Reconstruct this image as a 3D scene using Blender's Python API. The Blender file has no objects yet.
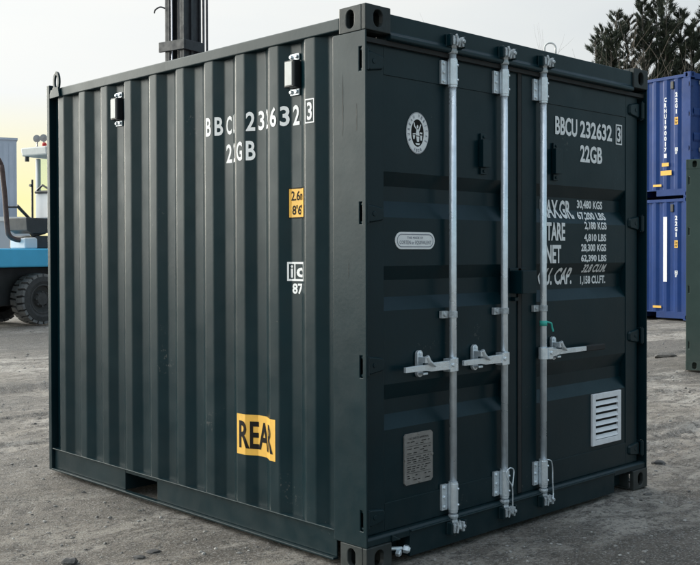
import bpy, bmesh, math, random
from mathutils import Vector, Matrix, noise
random.seed(7)
PI = math.pi
R = math.radians
SC = bpy.context.scene
COL = SC.collection

# ------------------------------------------------------------------ camera
YAW, PITCH, ROLL = 0.78348, -0.01462, -0.00233
CAMP = Vector((-3.12912, -3.24788, 1.46042))
cy_, sy_, cp_, sp_ = math.cos(YAW), math.sin(YAW), math.cos(PITCH), math.sin(PITCH)
F_ = Vector((sy_*cp_, cy_*cp_, sp_))
R0 = Vector((cy_, -sy_, 0.0))
U0 = R0.cross(F_)
R_ = math.cos(ROLL)*R0 + math.sin(ROLL)*U0
U_ = -math.sin(ROLL)*R0 + math.cos(ROLL)*U0
cam_d = bpy.data.cameras.new('camera')
cam = bpy.data.objects.new('camera', cam_d)
COL.objects.link(cam)
m = Matrix((R_, U_, -F_)).transposed().to_4x4()
m.translation = CAMP
cam.matrix_world = m
cam_d.sensor_fit = 'HORIZONTAL'
cam_d.sensor_width = 36.0
cam_d.lens = 999.065/700*36
cam_d.shift_x = -(382.8-350)/700
cam_d.shift_y = (268.113-282.5)/700
cam_d.clip_start = 0.05
cam_d.clip_end = 3000
SC.camera = cam

# ------------------------------------------------------------------ sky, sun, exposure
SUN_YAW, SUN_EL = R(4), R(11)          # yaw measured from +y towards +x
SKY_STRENGTH, SUN_STRENGTH = 0.145, 0.8
world = bpy.data.worlds.new('World')
SC.world = world
world.use_nodes = True
nt = world.node_tree
nt.nodes.clear()
wo = nt.nodes.new('ShaderNodeOutputWorld')
bg = nt.nodes.new('ShaderNodeBackground')
bg.inputs['Strength'].default_value = SKY_STRENGTH
sky = nt.nodes.new('ShaderNodeTexSky')
sky.sky_type = 'NISHITA'
sky.sun_disc = False
sky.sun_elevation = SUN_EL
sky.sun_rotation = SUN_YAW
sky.air_density = 1.0
sky.dust_density = 4.0
sky.ozone_density = 1.0
sky.altitude = 50
# thin high cloud: pulls the blue towards a pale milky white
tc = nt.nodes.new('ShaderNodeTexCoord')
mp = nt.nodes.new('ShaderNodeMapping')
mp.inputs['Scale'].default_value = (1.2, 1.2, 5.0)
nz = nt.nodes.new('ShaderNodeTexNoise')
nz.inputs['Scale'].default_value = 1.6
nz.inputs['Detail'].default_value = 5
rmp = nt.nodes.new('ShaderNodeMapRange')
rmp.inputs['From Min'].default_value = 0.35
rmp.inputs['From Max'].default_value = 0.7
rmp.inputs['To Min'].default_value = 0.62
rmp.inputs['To Max'].default_value = 0.80
nt.links.new(tc.outputs['Generated'], mp.inputs['Vector'])
nt.links.new(mp.outputs['Vector'], nz.inputs['Vector'])
nt.links.new(nz.outputs['Fac'], rmp.inputs['Value'])
dotn = nt.nodes.new('ShaderNodeVectorMath')
dotn.operation = 'DOT_PRODUCT'
GLOW_EL = R(40)                                  # lobe raised out of view to put more light on the ground
GLOW_YAW = R(-16)
GLOW = Vector((math.sin(GLOW_YAW)*math.cos(GLOW_EL), math.cos(GLOW_YAW)*math.cos(GLOW_EL), math.sin(GLOW_EL)))
dotn.inputs[1].default_value = GLOW
nt.links.new(tc.outputs['Generated'], dotn.inputs[0])
lobe = nt.nodes.new('ShaderNodeMapRange')
lobe.interpolation_type = 'SMOOTHSTEP'
lobe.inputs['From Min'].default_value = -0.12
lobe.inputs['From Max'].default_value = 0.98
nt.links.new(dotn.outputs['Value'], lobe.inputs['Value'])
cloud = nt.nodes.new('ShaderNodeMix')
cloud.data_type = 'RGBA'
cloud.inputs['A'].default_value = (0.44, 0.66, 0.86, 1)
sepz = nt.nodes.new('ShaderNodeSeparateXYZ')
nt.links.new(tc.outputs['Generated'], sepz.inputs['Vector'])
zr = nt.nodes.new('ShaderNodeMapRange')
zr.inputs['From Min'].default_value = 0.05
zr.inputs['From Max'].default_value = 0.15
nt.links.new(sepz.outputs['Z'], zr.inputs['Value'])
horizon = nt.nodes.new('ShaderNodeMix')
horizon.data_type = 'RGBA'
horizon.inputs['A'].default_value = (2.25, 1.90, 0.45, 1)      # warm band low over the horizon
horizon.inputs['B'].default_value = (1.68, 1.76, 1.80, 1)
nt.links.new(zr.outputs['Result'], horizon.inputs['Factor'])
zr2 = nt.nodes.new('ShaderNodeMapRange')        # added boost overhead, out of view, to brighten ground and lettering
zr2.inputs['From Min'].default_value = 0.27
zr2.inputs['From Max'].default_value = 0.60
zr2.inputs['To Min'].default_value = 1.0
zr2.inputs['To Max'].default_value = 2.9
nt.links.new(sepz.outputs['Z'], zr2.inputs['Value'])
high = nt.nodes.new('ShaderNodeVectorMath')
high.operation = 'SCALE'
nt.links.new(horizon.outputs['Result'], high.inputs['Vector'])
nt.links.new(zr2.outputs['Result'], high.inputs['Scale'])
nt.links.new(high.outputs['Vector'], cloud.inputs['B'])
nt.links.new(lobe.outputs['Result'], cloud.inputs['Factor'])
veil = nt.nodes.new('ShaderNodeMix')           # the cloud veil hides the bright ring round the low sun
veil.data_type = 'RGBA'
veil.blend_type = 'DARKEN'
veil.inputs['Factor'].default_value = 1.0
veil.inputs['B'].default_value = (2.05, 1.92, 1.70, 1)
nt.links.new(sky.outputs['Color'], veil.inputs['A'])
mixc = nt.nodes.new('ShaderNodeMix')
mixc.data_type = 'RGBA'
nt.links.new(rmp.outputs['Result'], mixc.inputs['Factor'])
nt.links.new(veil.outputs['Result'], mixc.inputs['A'])
# bright sky lobe added out of view, left, to brighten the side flats
dot2 = nt.nodes.new('ShaderNodeVectorMath')
dot2.operation = 'DOT_PRODUCT'
FILL_YAW, FILL_EL = R(-40), R(12)
dot2.inputs[1].default_value = (math.sin(FILL_YAW)*math.cos(FILL_EL), math.cos(FILL_YAW)*math.cos(FILL_EL), math.sin(FILL_EL))
nt.links.new(tc.outputs['Generated'], dot2.inputs[0])
fill_lobe = nt.nodes.new('ShaderNodeMapRange')
fill_lobe.interpolation_type = 'SMOOTHSTEP'
fill_lobe.inputs['From Min'].default_value = 0.74
fill_lobe.inputs['From Max'].default_value = 0.96
nt.links.new(dot2.outputs['Value'], fill_lobe.inputs['Value'])
fill_col = nt.nodes.new('ShaderNodeMix')
fill_col.data_type = 'RGBA'
fill_col.inputs['B'].default_value = (12.5, 12.6, 11.6, 1)
nt.links.new(fill_lobe.outputs['Result'], fill_col.inputs['Factor'])
nt.links.new(cloud.outputs['Result'], fill_col.inputs['A'])
nt.links.new(fill_col.outputs['Result'], mixc.inputs['B'])
nt.links.new(mixc.outputs['Result'], bg.inputs['Color'])
nt.links.new(bg.outputs['Background'], wo.inputs['Surface'])

sun_d = bpy.data.lights.new('sun', 'SUN')
sun_d.energy = SUN_STRENGTH
sun_d.angle = R(24)
sun_d.color = (1.0, 0.93, 0.80)
sun = bpy.data.objects.new('sun', sun_d)
COL.objects.link(sun)
sd = Vector((math.sin(SUN_YAW)*math.cos(SUN_EL), math.cos(SUN_YAW)*math.cos(SUN_EL), math.sin(SUN_EL)))
sun.rotation_euler = sd.to_track_quat('Z', 'Y').to_euler()

SC.view_settings.view_transform = 'Standard'
SC.view_settings.look = 'None'
SC.view_settings.exposure = 2.0
SC.view_settings.gamma = 1.0
SC.view_settings.use_curve_mapping = False

# ------------------------------------------------------------------ materials
def mat(name, col, rough=0.5, metal=0.0, var=0.0, vscale=3.0, rvar=0.0, bump=0.0, bscale=60.0,
        spec=0.5, dust=None, streak=0.0, chips=None):
    """base colour with noise variation, roughness variation, fine bump; dust = (colour, height, amount)"""
    ma = bpy.data.materials.new(name)
    ma.use_nodes = True
    n = ma.node_tree.nodes
    L = ma.node_tree.links
    b = n['Principled BSDF']
    b.inputs['Base Color'].default_value = (*col, 1)
    b.inputs['Roughness'].default_value = rough
    b.inputs['Metallic'].default_value = metal
    b.inputs['Specular IOR Level'].default_value = spec
    g = n.new('ShaderNodeNewGeometry')
    cur = None
    if var > 0:
        t = n.new('ShaderNodeTexNoise')
        t.inputs['Scale'].default_value = vscale
        t.inputs['Detail'].default_value = 6
        t.inputs['Roughness'].default_value = 0.65
        L.new(g.outputs['Position'], t.inputs['Vector'])
        mx = n.new('ShaderNodeMix')
        mx.data_type = 'RGBA'
        mx.inputs['A'].default_value = (*[c*(1-var) for c in col], 1)
        mx.inputs['B'].default_value = (*[c*(1+var) for c in col], 1)
        mr = n.new('ShaderNodeMapRange')
        mr.inputs['From Min'].default_value = 0.3
        mr.inputs['From Max'].default_value = 0.7
        L.new(t.outputs['Fac'], mr.inputs['Value'])
        L.new(mr.outputs['Result'], mx.inputs['Factor'])
        cur = mx.outputs['Result']
    if streak > 0:
        sp = n.new('ShaderNodeMapping')
        sp.inputs['Scale'].default_value = (22, 22, 0.9)
        L.new(g.outputs['Position'], sp.inputs['Vector'])
        t2 = n.new('ShaderNodeTexNoise')
        t2.inputs['Scale'].default_value = 1.0
        t2.inputs['Detail'].default_value = 4
        L.new(sp.outputs['Vector'], t2.inputs['Vector'])
        mr2 = n.new('ShaderNodeMapRange')
        mr2.inputs['From Min'].default_value = 0.56
        mr2.inputs['From Max'].default_value = 0.78
        mr2.inputs['To Max'].default_value = streak
        L.new(t2.outputs['Fac'], mr2.inputs['Value'])
        mx2 = n.new('ShaderNodeMix')
        mx2.data_type = 'RGBA'
        mx2.inputs['A'].default_value = (*col, 1)
        mx2.inputs['B'].default_value = (*[min(1, c*1.8+0.002) for c in col], 1)
        if cur:
            L.new(cur, mx2.inputs['A'])
        L.new(mr2.outputs['Result'], mx2.inputs['Factor'])
        cur = mx2.outputs['Result']
    if dust:
        dc, dh, da = dust
        sx = n.new('ShaderNodeSeparateXYZ')
        L.new(g.outputs['Position'], sx.inputs['Vector'])
        mr3 = n.new('ShaderNodeMapRange')
        mr3.inputs['From Min'].default_value = 0.0
        mr3.inputs['From Max'].default_value = dh
        mr3.inputs['To Min'].default_value = da
        mr3.inputs['To Max'].default_value = 0.0
        L.new(sx.outputs['Z'], mr3.inputs['Value'])
        t3 = n.new('ShaderNodeTexNoise')
        t3.inputs['Scale'].default_value = 14
        t3.inputs['Detail'].default_value = 8
        L.new(g.outputs['Position'], t3.inputs['Vector'])
        mm = n.new('ShaderNodeMath')
        mm.operation = 'MULTIPLY'
        L.new(mr3.outputs['Result'], mm.inputs[0])
        L.new(t3.outputs['Fac'], mm.inputs[1])
        mx3 = n.new('ShaderNodeMix')
        mx3.data_type = 'RGBA'
        mx3.inputs['A'].default_value = (*col, 1)
        mx3.inputs['B'].default_value = (*dc, 1)
        if cur:
            L.new(cur, mx3.inputs['A'])
        L.new(mm.outputs['Value'], mx3.inputs['Factor'])
        cur = mx3.outputs['Result']
    if chips:
        t6 = n.new('ShaderNodeTexNoise')
        t6.inputs['Scale'].default_value = 48
        t6.inputs['Detail'].default_value = 5
        t6.inputs['Roughness'].default_value = 0.7
        L.new(g.outputs['Position'], t6.inputs['Vector'])
        t7 = n.new('ShaderNodeTexNoise')
        t7.inputs['Scale'].default_value = 2.6
        L.new(g.outputs['Position'], t7.inputs['Vector'])
        pr = n.new('ShaderNodeMath')
        pr.operation = 'ADD'
        L.new(t6.outputs['Fac'], pr.inputs[0])
        L.new(t7.outputs['Fac'], pr.inputs[1])
        mr6 = n.new('ShaderNodeMapRange')
        mr6.inputs['From Min'].default_value = 1.31
        mr6.inputs['From Max'].default_value = 1.345
        mr6.inputs['To Max'].default_value = 0.55
        L.new(pr.outputs['Value'], mr6.inputs['Value'])
        mx6 = n.new('ShaderNodeMix')
        mx6.data_type = 'RGBA'
        mx6.inputs['A'].default_value = (*col, 1)
        mx6.inputs['B'].default_value = (*chips, 1)
        if cur:
            L.new(cur, mx6.inputs['A'])
        L.new(mr6.outputs['Result'], mx6.inputs['Factor'])
        cur = mx6.outputs['Result']
    if cur:
        L.new(cur, b.inputs['Base Color'])
    if rvar > 0:
        t4 = n.new('ShaderNodeTexNoise')
        t4.inputs['Scale'].default_value = 7
        t4.inputs['Detail'].default_value = 6
        L.new(g.outputs['Position'], t4.inputs['Vector'])
        mr4 = n.new('ShaderNodeMapRange')
        mr4.inputs['From Min'].default_value = 0.3
        mr4.inputs['From Max'].default_value = 0.7
        mr4.inputs['To Min'].default_value = max(0.05, rough-rvar)
        mr4.inputs['To Max'].default_value = min(1, rough+rvar)
        L.new(t4.outputs['Fac'], mr4.inputs['Value'])
        L.new(mr4.outputs['Result'], b.inputs['Roughness'])
    if bump > 0:
        t5 = n.new('ShaderNodeTexNoise')
        t5.inputs['Scale'].default_value = bscale
        t5.inputs['Detail'].default_value = 4
        L.new(g.outputs['Position'], t5.inputs['Vector'])
        bp = n.new('ShaderNodeBump')
        bp.inputs['Strength'].default_value = bump
        bp.inputs['Distance'].default_value = 0.01
        L.new(t5.outputs['Fac'], bp.inputs['Height'])
        L.new(bp.outputs['Normal'], b.inputs['Normal'])
    return ma

DUST = (0.16, 0.15, 0.13)
M = {}
M['paint'] = mat('dark_green_paint', (0.0010, 0.0150, 0.0205), 0.34, spec=0.26, var=0.14, vscale=2.5, rvar=0.06, bump=0.04, bscale=45,
                 dust=(DUST, 0.5, 0.12), streak=0.10, chips=(0.10, 0.10, 0.095))
M['cast'] = mat('casting_steel', (0.022, 0.028, 0.029), 0.5, var=0.4, vscale=9, rvar=0.1, spec=0.3, bump=0.10, bscale=60, chips=(0.06, 0.05, 0.045), dust=(DUST, 0.3, 0.25))
M['white'] = mat('white_vinyl', (0.80, 0.80, 0.80), 0.5, var=0.06, vscale=30)
M['black'] = mat('black_ink', (0.010, 0.009, 0.009), 0.6, spec=0.15)
M['grey_ink'] = mat('grey_ink', (0.12, 0.13, 0.18), 0.6)
M['yellow'] = mat('amber_vinyl', (0.80, 0.45, 0.07), 0.5, var=0.08, vscale=20)
M['galv'] = mat('galvanised_steel', (0.74, 0.79, 0.83), 0.33, metal=0.6, var=0.14, vscale=18, rvar=0.12, bump=0.15, bscale=120)
M['galv_dark'] = mat('dull_zinc', (0.46, 0.49, 0.51), 0.45, metal=0.3, var=0.4, vscale=40, rvar=0.12, bump=0.3, bscale=150)
M['rubber'] = mat('black_rubber', (0.012, 0.013, 0.014), 0.7, var=0.3, vscale=20)
M['plastic'] = mat('black_plastic', (0.014, 0.015, 0.016), 0.4, var=0.2, vscale=30)
M['palegrey'] = mat('pale_grey_plastic', (0.55, 0.55, 0.53), 0.45, var=0.08, vscale=20)
M['vent'] = mat('pale_aluminium', (0.78, 0.77, 0.79), 0.45, metal=0.0, var=0.08, vscale=25)
M['plate'] = mat('brushed_plate', (0.25, 0.235, 0.22), 0.5, metal=0.3, var=0.15, vscale=40)
M['teal'] = mat('teal_tie', (0.05, 0.45, 0.38), 0.5, var=0.05, vscale=40)
M['blue'] = mat('blue_container_paint', (0.010, 0.040, 0.165), 0.42, spec=0.22, var=0.14, vscale=1.6, rvar=0.08, bump=0.1, bscale=25, dust=(DUST, 0.5, 0.2), streak=0.15)
M['green2'] = mat('grey_green_paint', (0.036, 0.058, 0.052), 0.5, spec=0.25, var=0.14, vscale=2.0, rvar=0.08, dust=(DUST, 0.6, 0.3), streak=0.15)
M['dark'] = mat('dark_interior', (0.01, 0.01, 0.01), 0.9, var=0.2)
M['tblue'] = mat('sky_blue_paint', (0.07, 0.43, 0.68), 0.4, var=0.06, vscale=3, rvar=0.06)
M['twhite'] = mat('off_white_paint', (0.62, 0.63, 0.65), 0.45, var=0.05, vscale=4)
M['tgrey'] = mat('charcoal_paint', (0.035, 0.036, 0.038), 0.5, var=0.2, vscale=8, rvar=0.1)
M['mast'] = mat('mast_steel', (0.022, 0.023, 0.028), 0.5, var=0.35, vscale=10, rvar=0.12)
M['chrome'] = mat('polished_ram', (0.65, 0.64, 0.68), 0.25, metal=0.9, var=0.05)
M['tyre'] = mat('tyre_rubber', (0.17, 0.163, 0.157), 0.85, var=0.3, vscale=12, bump=0.3, bscale=60)
M['sidewall'] = mat('tyre_sidewall', (0.045, 0.043, 0.042), 0.8, var=0.3, vscale=14)
M['rim'] = mat('dusty_rim', (0.055, 0.052, 0.05), 0.75, var=0.3, vscale=15)
M['pipe'] = mat('rusty_pipe', (0.075, 0.042, 0.036), 0.6, var=0.35, vscale=18, rvar=0.1)
M['clad'] = mat('grey_cladding', (0.42, 0.46, 0.54), 0.6, var=0.06, vscale=1.0)
M['clad_pale'] = mat('pale_cladding', (0.50, 0.53, 0.58), 0.6, var=0.06, vscale=1.0)
M['bark'] = mat('bark', (0.09, 0.075, 0.06), 0.9, var=0.35, vscale=9)
M['twig'] = mat('bare_twig', (0.15, 0.125, 0.10), 0.9, var=0.3, vscale=5)
M['stone'] = mat('stone', (0.085, 0.08, 0.076), 0.85, var=0.45, vscale=20, bump=0.5, bscale=40)
M['red'] = mat('red_lens', (0.5, 0.02, 0.015), 0.3, var=0.05)
M['lens'] = mat('lamp_lens', (0.25, 0.25, 0.26), 0.25, var=0.1)
gm = bpy.data.materials.new('tinted_glass')
gm.use_nodes = True
gb = gm.node_tree.nodes['Principled BSDF']
gb.inputs['Base Color'].default_value = (0.80, 0.92, 0.84, 1)
gb.inputs['Roughness'].default_value = 0.05
gb.inputs['Transmission Weight'].default_value = 0.95
gb.inputs['IOR'].default_value = 1.02
M['glass'] = gm

def leaf_mat(name, c1, c2):
    ma = bpy.data.materials.new(name)
    ma.use_nodes = True
    n = ma.node_tree.nodes
    L = ma.node_tree.links
    b = n['Principled BSDF']
    b.inputs['Roughness'].default_value = 0.65
    g = n.new('ShaderNodeNewGeometry')
    mx = n.new('ShaderNodeMix')
    mx.data_type = 'RGBA'
    mx.inputs['A'].default_value = (*c1, 1)
    mx.inputs['B'].default_value = (*c2, 1)
    L.new(g.outputs['Random Per Island'], mx.inputs['Factor'])
    L.new(mx.outputs['Result'], b.inputs['Base Color'])
    return ma
M['leaf'] = leaf_mat('cypress_foliage', (0.013, 0.021, 0.013), (0.036, 0.048, 0.026))

# ------------------------------------------------------------------ helpers
def tag(o, label=None, cat=None, group=None, kind=None):
    if label: o['label'] = label
    if cat: o['category'] = cat
    if group: o['group'] = group
    if kind: o['kind'] = kind
    return o

def thing(name, loc, rz=0.0):
    o = bpy.data.objects.new(name, None)
    COL.objects.link(o)
    o.location = loc
    o.rotation_euler = (0, 0, rz)
    o.empty_display_size = 0.2
    return o

def obj(name, bm, ma, parent=None, smooth=False, bevel=0.0, seg=2):
    me = bpy.data.meshes.new(name)
    bmesh.ops.recalc_face_normals(bm, faces=bm.faces)
    bm.to_mesh(me)
    bm.free()
    for mm in (ma if isinstance(ma, (list, tuple)) else [ma]):
        me.materials.append(M[mm])
    if smooth:
        me.shade_smooth()
    o = bpy.data.objects.new(name, me)
    COL.objects.link(o)
    if parent:
        o.parent = parent
    if smooth == 'weighted':
        wn = o.modifiers.new('weighted', 'WEIGHTED_NORMAL')
        wn.weight = 100
    if bevel > 0:
        bv = o.modifiers.new('bevel', 'BEVEL')
        bv.width = bevel
        bv.segments = seg
        bv.limit_method = 'ANGLE'
        bv.angle_limit = R(35)
    return o

def mb():
    return bmesh.new()

def box(bm, x0, x1, y0, y1, z0, z1, mi=0):
    v = [bm.verts.new((x, y, z)) for z in (z0, z1) for y in (y0, y1) for x in (x0, x1)]
    for q in ((0, 2, 3, 1), (4, 5, 7, 6), (0, 1, 5, 4), (2, 6, 7, 3), (0, 4, 6, 2), (1, 3, 7, 5)):
        f = bm.faces.new([v[i] for i in q])
        f.material_index = mi
    return v

def prism(bm, poly, axis, a, b):
    """poly: 2D points; axis 0/1/2 = extrusion axis; the other two axes in order"""
    def P(p, t):
        c = [p[0], p[1]]
        c.insert(axis, t)
        return bm.verts.new(c)
    va = [P(p, a) for p in poly]
    vb = [P(p, b) for p in poly]
    n = len(poly)
    for i in range(n):
        j = (i+1) % n
        bm.faces.new((va[i], va[j], vb[j], vb[i]))
    bm.faces.new(va[::-1])
    bm.faces.new(vb)

def frame_of(d):
    d = d.normalized()
    a = Vector((0, 0, 1)) if abs(d.z) < 0.9 else Vector((1, 0, 0))
    u = d.cross(a).normalized()
    return u, d.cross(u)

def tube(bm, pts, r, n=10, cap=True):
    pts = [Vector(p) for p in pts]
    rs = r if isinstance(r, (list, tuple)) else [r]*len(pts)
    rings = []
    u = None
    for i, p in enumerate(pts):
        d = (pts[min(i+1, len(pts)-1)] - pts[max(i-1, 0)])
        if d.length < 1e-9:
            d = Vector((0, 0, 1))
        d.normalize()
        if u is None:
            u, w = frame_of(d)
        else:
            u = (u - d*u.dot(d))
            if u.length < 1e-6:
                u, w = frame_of(d)
            u.normalize()
        w = d.cross(u)
        rings.append([bm.verts.new(p + (u*math.cos(2*PI*k/n) + w*math.sin(2*PI*k/n))*rs[i]) for k in range(n)])
    for a, b in zip(rings, rings[1:]):
        for k in range(n):
            bm.faces.new((a[k], a[(k+1) % n], b[(k+1) % n], b[k]))
    if cap:
        bm.faces.new(rings[0][::-1])
        bm.faces.new(rings[-1])

def lathe(bm, prof, c, axis, n=24):
    """prof: list of (radius, offset along axis), closed at the ends if radius 0"""
    c = Vector(c)
    axis = Vector(axis).normalized()
    u, w = frame_of(axis)
    rings = []
    for r, t in prof:
        if r < 1e-6:
            rings.append([bm.verts.new(c + axis*t)])
        else:
            rings.append([bm.verts.new(c + axis*t + (u*math.cos(2*PI*k/n) + w*math.sin(2*PI*k/n))*r) for k in range(n)])
    for a, b in zip(rings, rings[1:]):
        for k in range(n):
            k2 = (k+1) % n
            if len(a) == 1 and len(b) == 1:
                continue
            if len(a) == 1:
                bm.faces.new((a[0], b[k2], b[k]))
            elif len(b) == 1:
                bm.faces.new((a[k], a[k2], b[0]))
            else:
                bm.faces.new((a[k], a[k2], b[k2], b[k]))

def bolt_head(bm, c, axis, r=0.008, h=0.006, n=6):
    lathe(bm, [(0, 0), (r, 0), (r, h*0.7), (r*0.8, h), (0, h)], c, axis, n)

def holed_plate(bm, o, u, v, nrm, w, h, hw, hh, th, n=24, cx=None, cyy=None):
    """rectangular plate w*h from corner o with an oval slot (half sizes hw, hh), thickness th inward (-nrm)"""
    o, u, v, nrm = Vector(o), Vector(u), Vector(v), Vector(nrm)
    cx = w/2 if cx is None else cx
    cyy = h/2 if cyy is None else cyy
    inner, outer = [], []
    for k in range(n):
        a = 2*PI*(k+0.5)/n
        r = min(hw, hh)
        ca, sa = math.cos(a), math.sin(a)
        px = ca*r + math.copysign(max(0, hw-r), ca)
        py = sa*r + math.copysign(max(0, hh-r), sa)
        inner.append((cx+px, cyy+py))
        s = 1/max(abs(ca)/(w/2), abs(sa)/(h/2))
        outer.append((min(max(cx+ca*s, 0), w), min(max(cyy+sa*s, 0), h)))
    for cc in ((0, 0), (w, 0), (w, h), (0, h)):
        k = min(range(n), key=lambda i: (outer[i][0]-cc[0])**2 + (outer[i][1]-cc[1])**2)
        outer[k] = cc
    P = lambda p, d: bm.verts.new(o + u*p[0] + v*p[1] - nrm*d)
    A = [P(p, 0) for p in outer]
    B = [P(p, 0) for p in inner]
    C = [P(p, th) for p in inner]
    D = [P(p, th) for p in outer]
    for k in range(n):
        j = (k+1) % n
        bm.faces.new((A[k], A[j], B[j], B[k]))
        bm.faces.new((B[k], B[j], C[j], C[k]))
        bm.faces.new((C[k], C[j], D[j], D[k]))
        bm.faces.new((D[k], D[j], A[j], A[k]))

def casting(bm, x0, x1, y0, y1, z0, z1, sx, sy):
    """corner casting: sx/sy = -1/+1 tell which x face and which y face are the outer, holed ones"""
    w, d, h = x1-x0, y1-y0, z1-z0
    t = 0.028
    yo = y0 if sy < 0 else y1
    holed_plate(bm, (x0, yo, z0), (1, 0, 0), (0, 0, 1), (0, sy, 0), w, h, 0.030, 0.040, t)
    xo = x0 if sx < 0 else x1
    ya, yb = (y0+t+0.0005, y1) if sy < 0 else (y0, y1-t-0.0005)
    holed_plate(bm, (xo, ya, z0), (0, 1, 0), (0, 0, 1), (sx, 0, 0), yb-ya, h, 0.026, 0.042, t)
    xa, xb = (x0+t+0.0005, x1) if sx < 0 else (x0, x1-t-0.0005)
    box(bm, xa, xb, ya, yb, z1-0.022, z1)
    box(bm, xa, xb, ya, yb, z0, z0+0.012)
    yi = (yb-0.01, yb) if sy < 0 else (ya, ya+0.01)
    box(bm, xa, xb, yi[0], yi[1], z0+0.0125, z1-0.0225)
    xi = (xb-0.012, xb) if sx < 0 else (xa, xa+0.012)
    box(bm, xi[0], xi[1], min(ya, yb)+0.011, max(ya, yb)-0.011, z0+0.0125, z1-0.0225)

# ---- lettering
def glyphs(text, bold=0.012, spacing=1.0):
    cu = bpy.data.curves.new('txt', 'FONT')
    cu.body = text
    cu.size = 1.0
    cu.offset = bold
    cu.space_character = spacing
    cu.resolution_u = 3
    cu.fill_mode = 'FRONT'
    o = bpy.data.objects.new('txt', cu)
    COL.objects.link(o)
    dg = bpy.context.evaluated_depsgraph_get()
    dg.update()
    me = bpy.data.meshes.new_from_object(o.evaluated_get(dg))
    bm = bmesh.new()
    bm.from_mesh(me)
    bpy.data.objects.remove(o)
    bpy.data.curves.remove(cu)
    bpy.data.meshes.remove(me)
    return bm

def text_into(bm, text, x0, x1, z0, z1, bold=0.012, mi=0, fit=True, shear=0.0):
    """put the text flat into the rectangle of a 2D (x, y) bmesh"""
    g = glyphs(text, bold)
    xs = [v.co.x for v in g.verts]
    ys = [v.co.y for v in g.verts]
    ax, bx, ay, by = min(xs), max(xs), min(ys), max(ys)
    sx = (x1-x0)/max(1e-6, bx-ax)
    sz = (z1-z0)/max(1e-6, by-ay)
    if not fit:
        sx = sz*0.7
        x1 = x0 + (bx-ax)*sx
    vm = {}
    for v in g.verts:
        yy = (v.co.y-ay)*sz
        vm[v] = bm.verts.new((x0+(v.co.x-ax)*sx + shear*yy, z0+yy, 0))
    for f in g.faces:
        try:
            nf = bm.faces.new([vm[v] for v in f.verts])
            nf.material_index = mi
        except ValueError:
            pass
    g.free()

def rect2(bm, x0, x1, z0, z1, mi=0):
    f = bm.faces.new([bm.verts.new((x, z, 0)) for x, z in ((x0, z0), (x1, z0), (x1, z1), (x0, z1))])
    f.material_index = mi

def frame2(bm, x0, x1, z0, z1, t, mi=0):
    rect2(bm, x0, x1, z0, z0+t, mi)
    rect2(bm, x0, x1, z1-t, z1, mi)
    rect2(bm, x0, x0+t, z0+t, z1-t, mi)
    rect2(bm, x1-t, x1, z0+t, z1-t, mi)

def cut2(bm, axis, values):
    for val in values:
        co = [0, 0, 0]
        no = [0, 0, 0]
        co[axis] = val
        no[axis] = 1
        bmesh.ops.bisect_plane(bm, geom=bm.verts[:]+bm.edges[:]+bm.faces[:], plane_co=co, plane_no=no, dist=1e-6)

def obj_flip(name, bm, ma, parent, out):
    """decal sheet whose faces must look along 'out'"""
    me = bpy.data.meshes.new(name)
    bm.normal_update()
    for f in bm.faces:
        if f.normal.dot(Vector(out)) < 0:
            f.normal_flip()
    bm.to_mesh(me)
    bm.free()
    for mm in (ma if isinstance(ma, (list, tuple)) else [ma]):
        me.materials.append(M[mm])
    o = bpy.data.objects.new(name, me)
    COL.objects.link(o)
    o.parent = parent
    return o

# ------------------------------------------------------------------ the ground
TRACKS = [(5.2, -0.08, 0.35), (-1.9, 0.12, 0.2), (8.6, 0.05, 0.5), (2.2, -0.35, 0.3)]
def ground_h(x, y):
    h = 0.030*noise.noise((x*0.35, y*0.35, 0.3)) + 0.016*noise.noise((x*1.3, y*1.3, 4.1))
    # wheel ruts running roughly along x
    h += 0.014*math.sin(y*2.6 + 1.2*noise.noise((x*0.3, y*0.5, 9.0))) * (0.5+0.5*noise.noise((x*0.25, y*0.25, 2.0)))
    h += 0.010*noise.noise((x*4.5, y*4.5, 1.7)) + 0.008*abs(noise.noise((x*9, y*9, 6.3))) + 0.004*noise.noise((x*21, y*21, 3.3))
    for y0, a, b in TRACKS:                       # wheel tracks with cleat prints
        d_ = abs(y - (y0 + a*x + b*math.sin(x*0.45)))
        for off in (0.0, 1.9):
            e = abs(d_ - off)
            if e < 0.22:
                w = min(1, (0.22-e)/0.06)
                h -= w*(0.016 + (0.014 if ((x + e*0.8) % 0.17) < 0.075 else 0))
    h -= 0.004
    dx = max(-x, x-2.44, 0)
    dy = max(-y, y-3.07, 0)
    d = math.hypot(dx, dy)
    k = min(1, max(0, d/1.1))
    k = k*k*(3-2*k)
    base = -0.004 + 0.004*noise.noise((x*9, y*9, 1.0)) - 0.002
    h = base*(1-k) + h*k
    far = math.hypot(x-1, y-1)
    if far > 13:
        h += 0.045*min(1, (far-13)/6)
    return h

def axis_pts(lo, hi, flo, fhi, fine):
    pts = []
    v = flo
    while v <= fhi:
        pts.append(v)
        v += fine
    s = fine
    v = pts[-1]
    while v < hi:
        s *= 1.09
        v += s
        pts.append(v)
    s = fine
    v = flo
    while v > lo:
        s *= 1.09
        v -= s
        pts.insert(0, v)
    return pts

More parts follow.
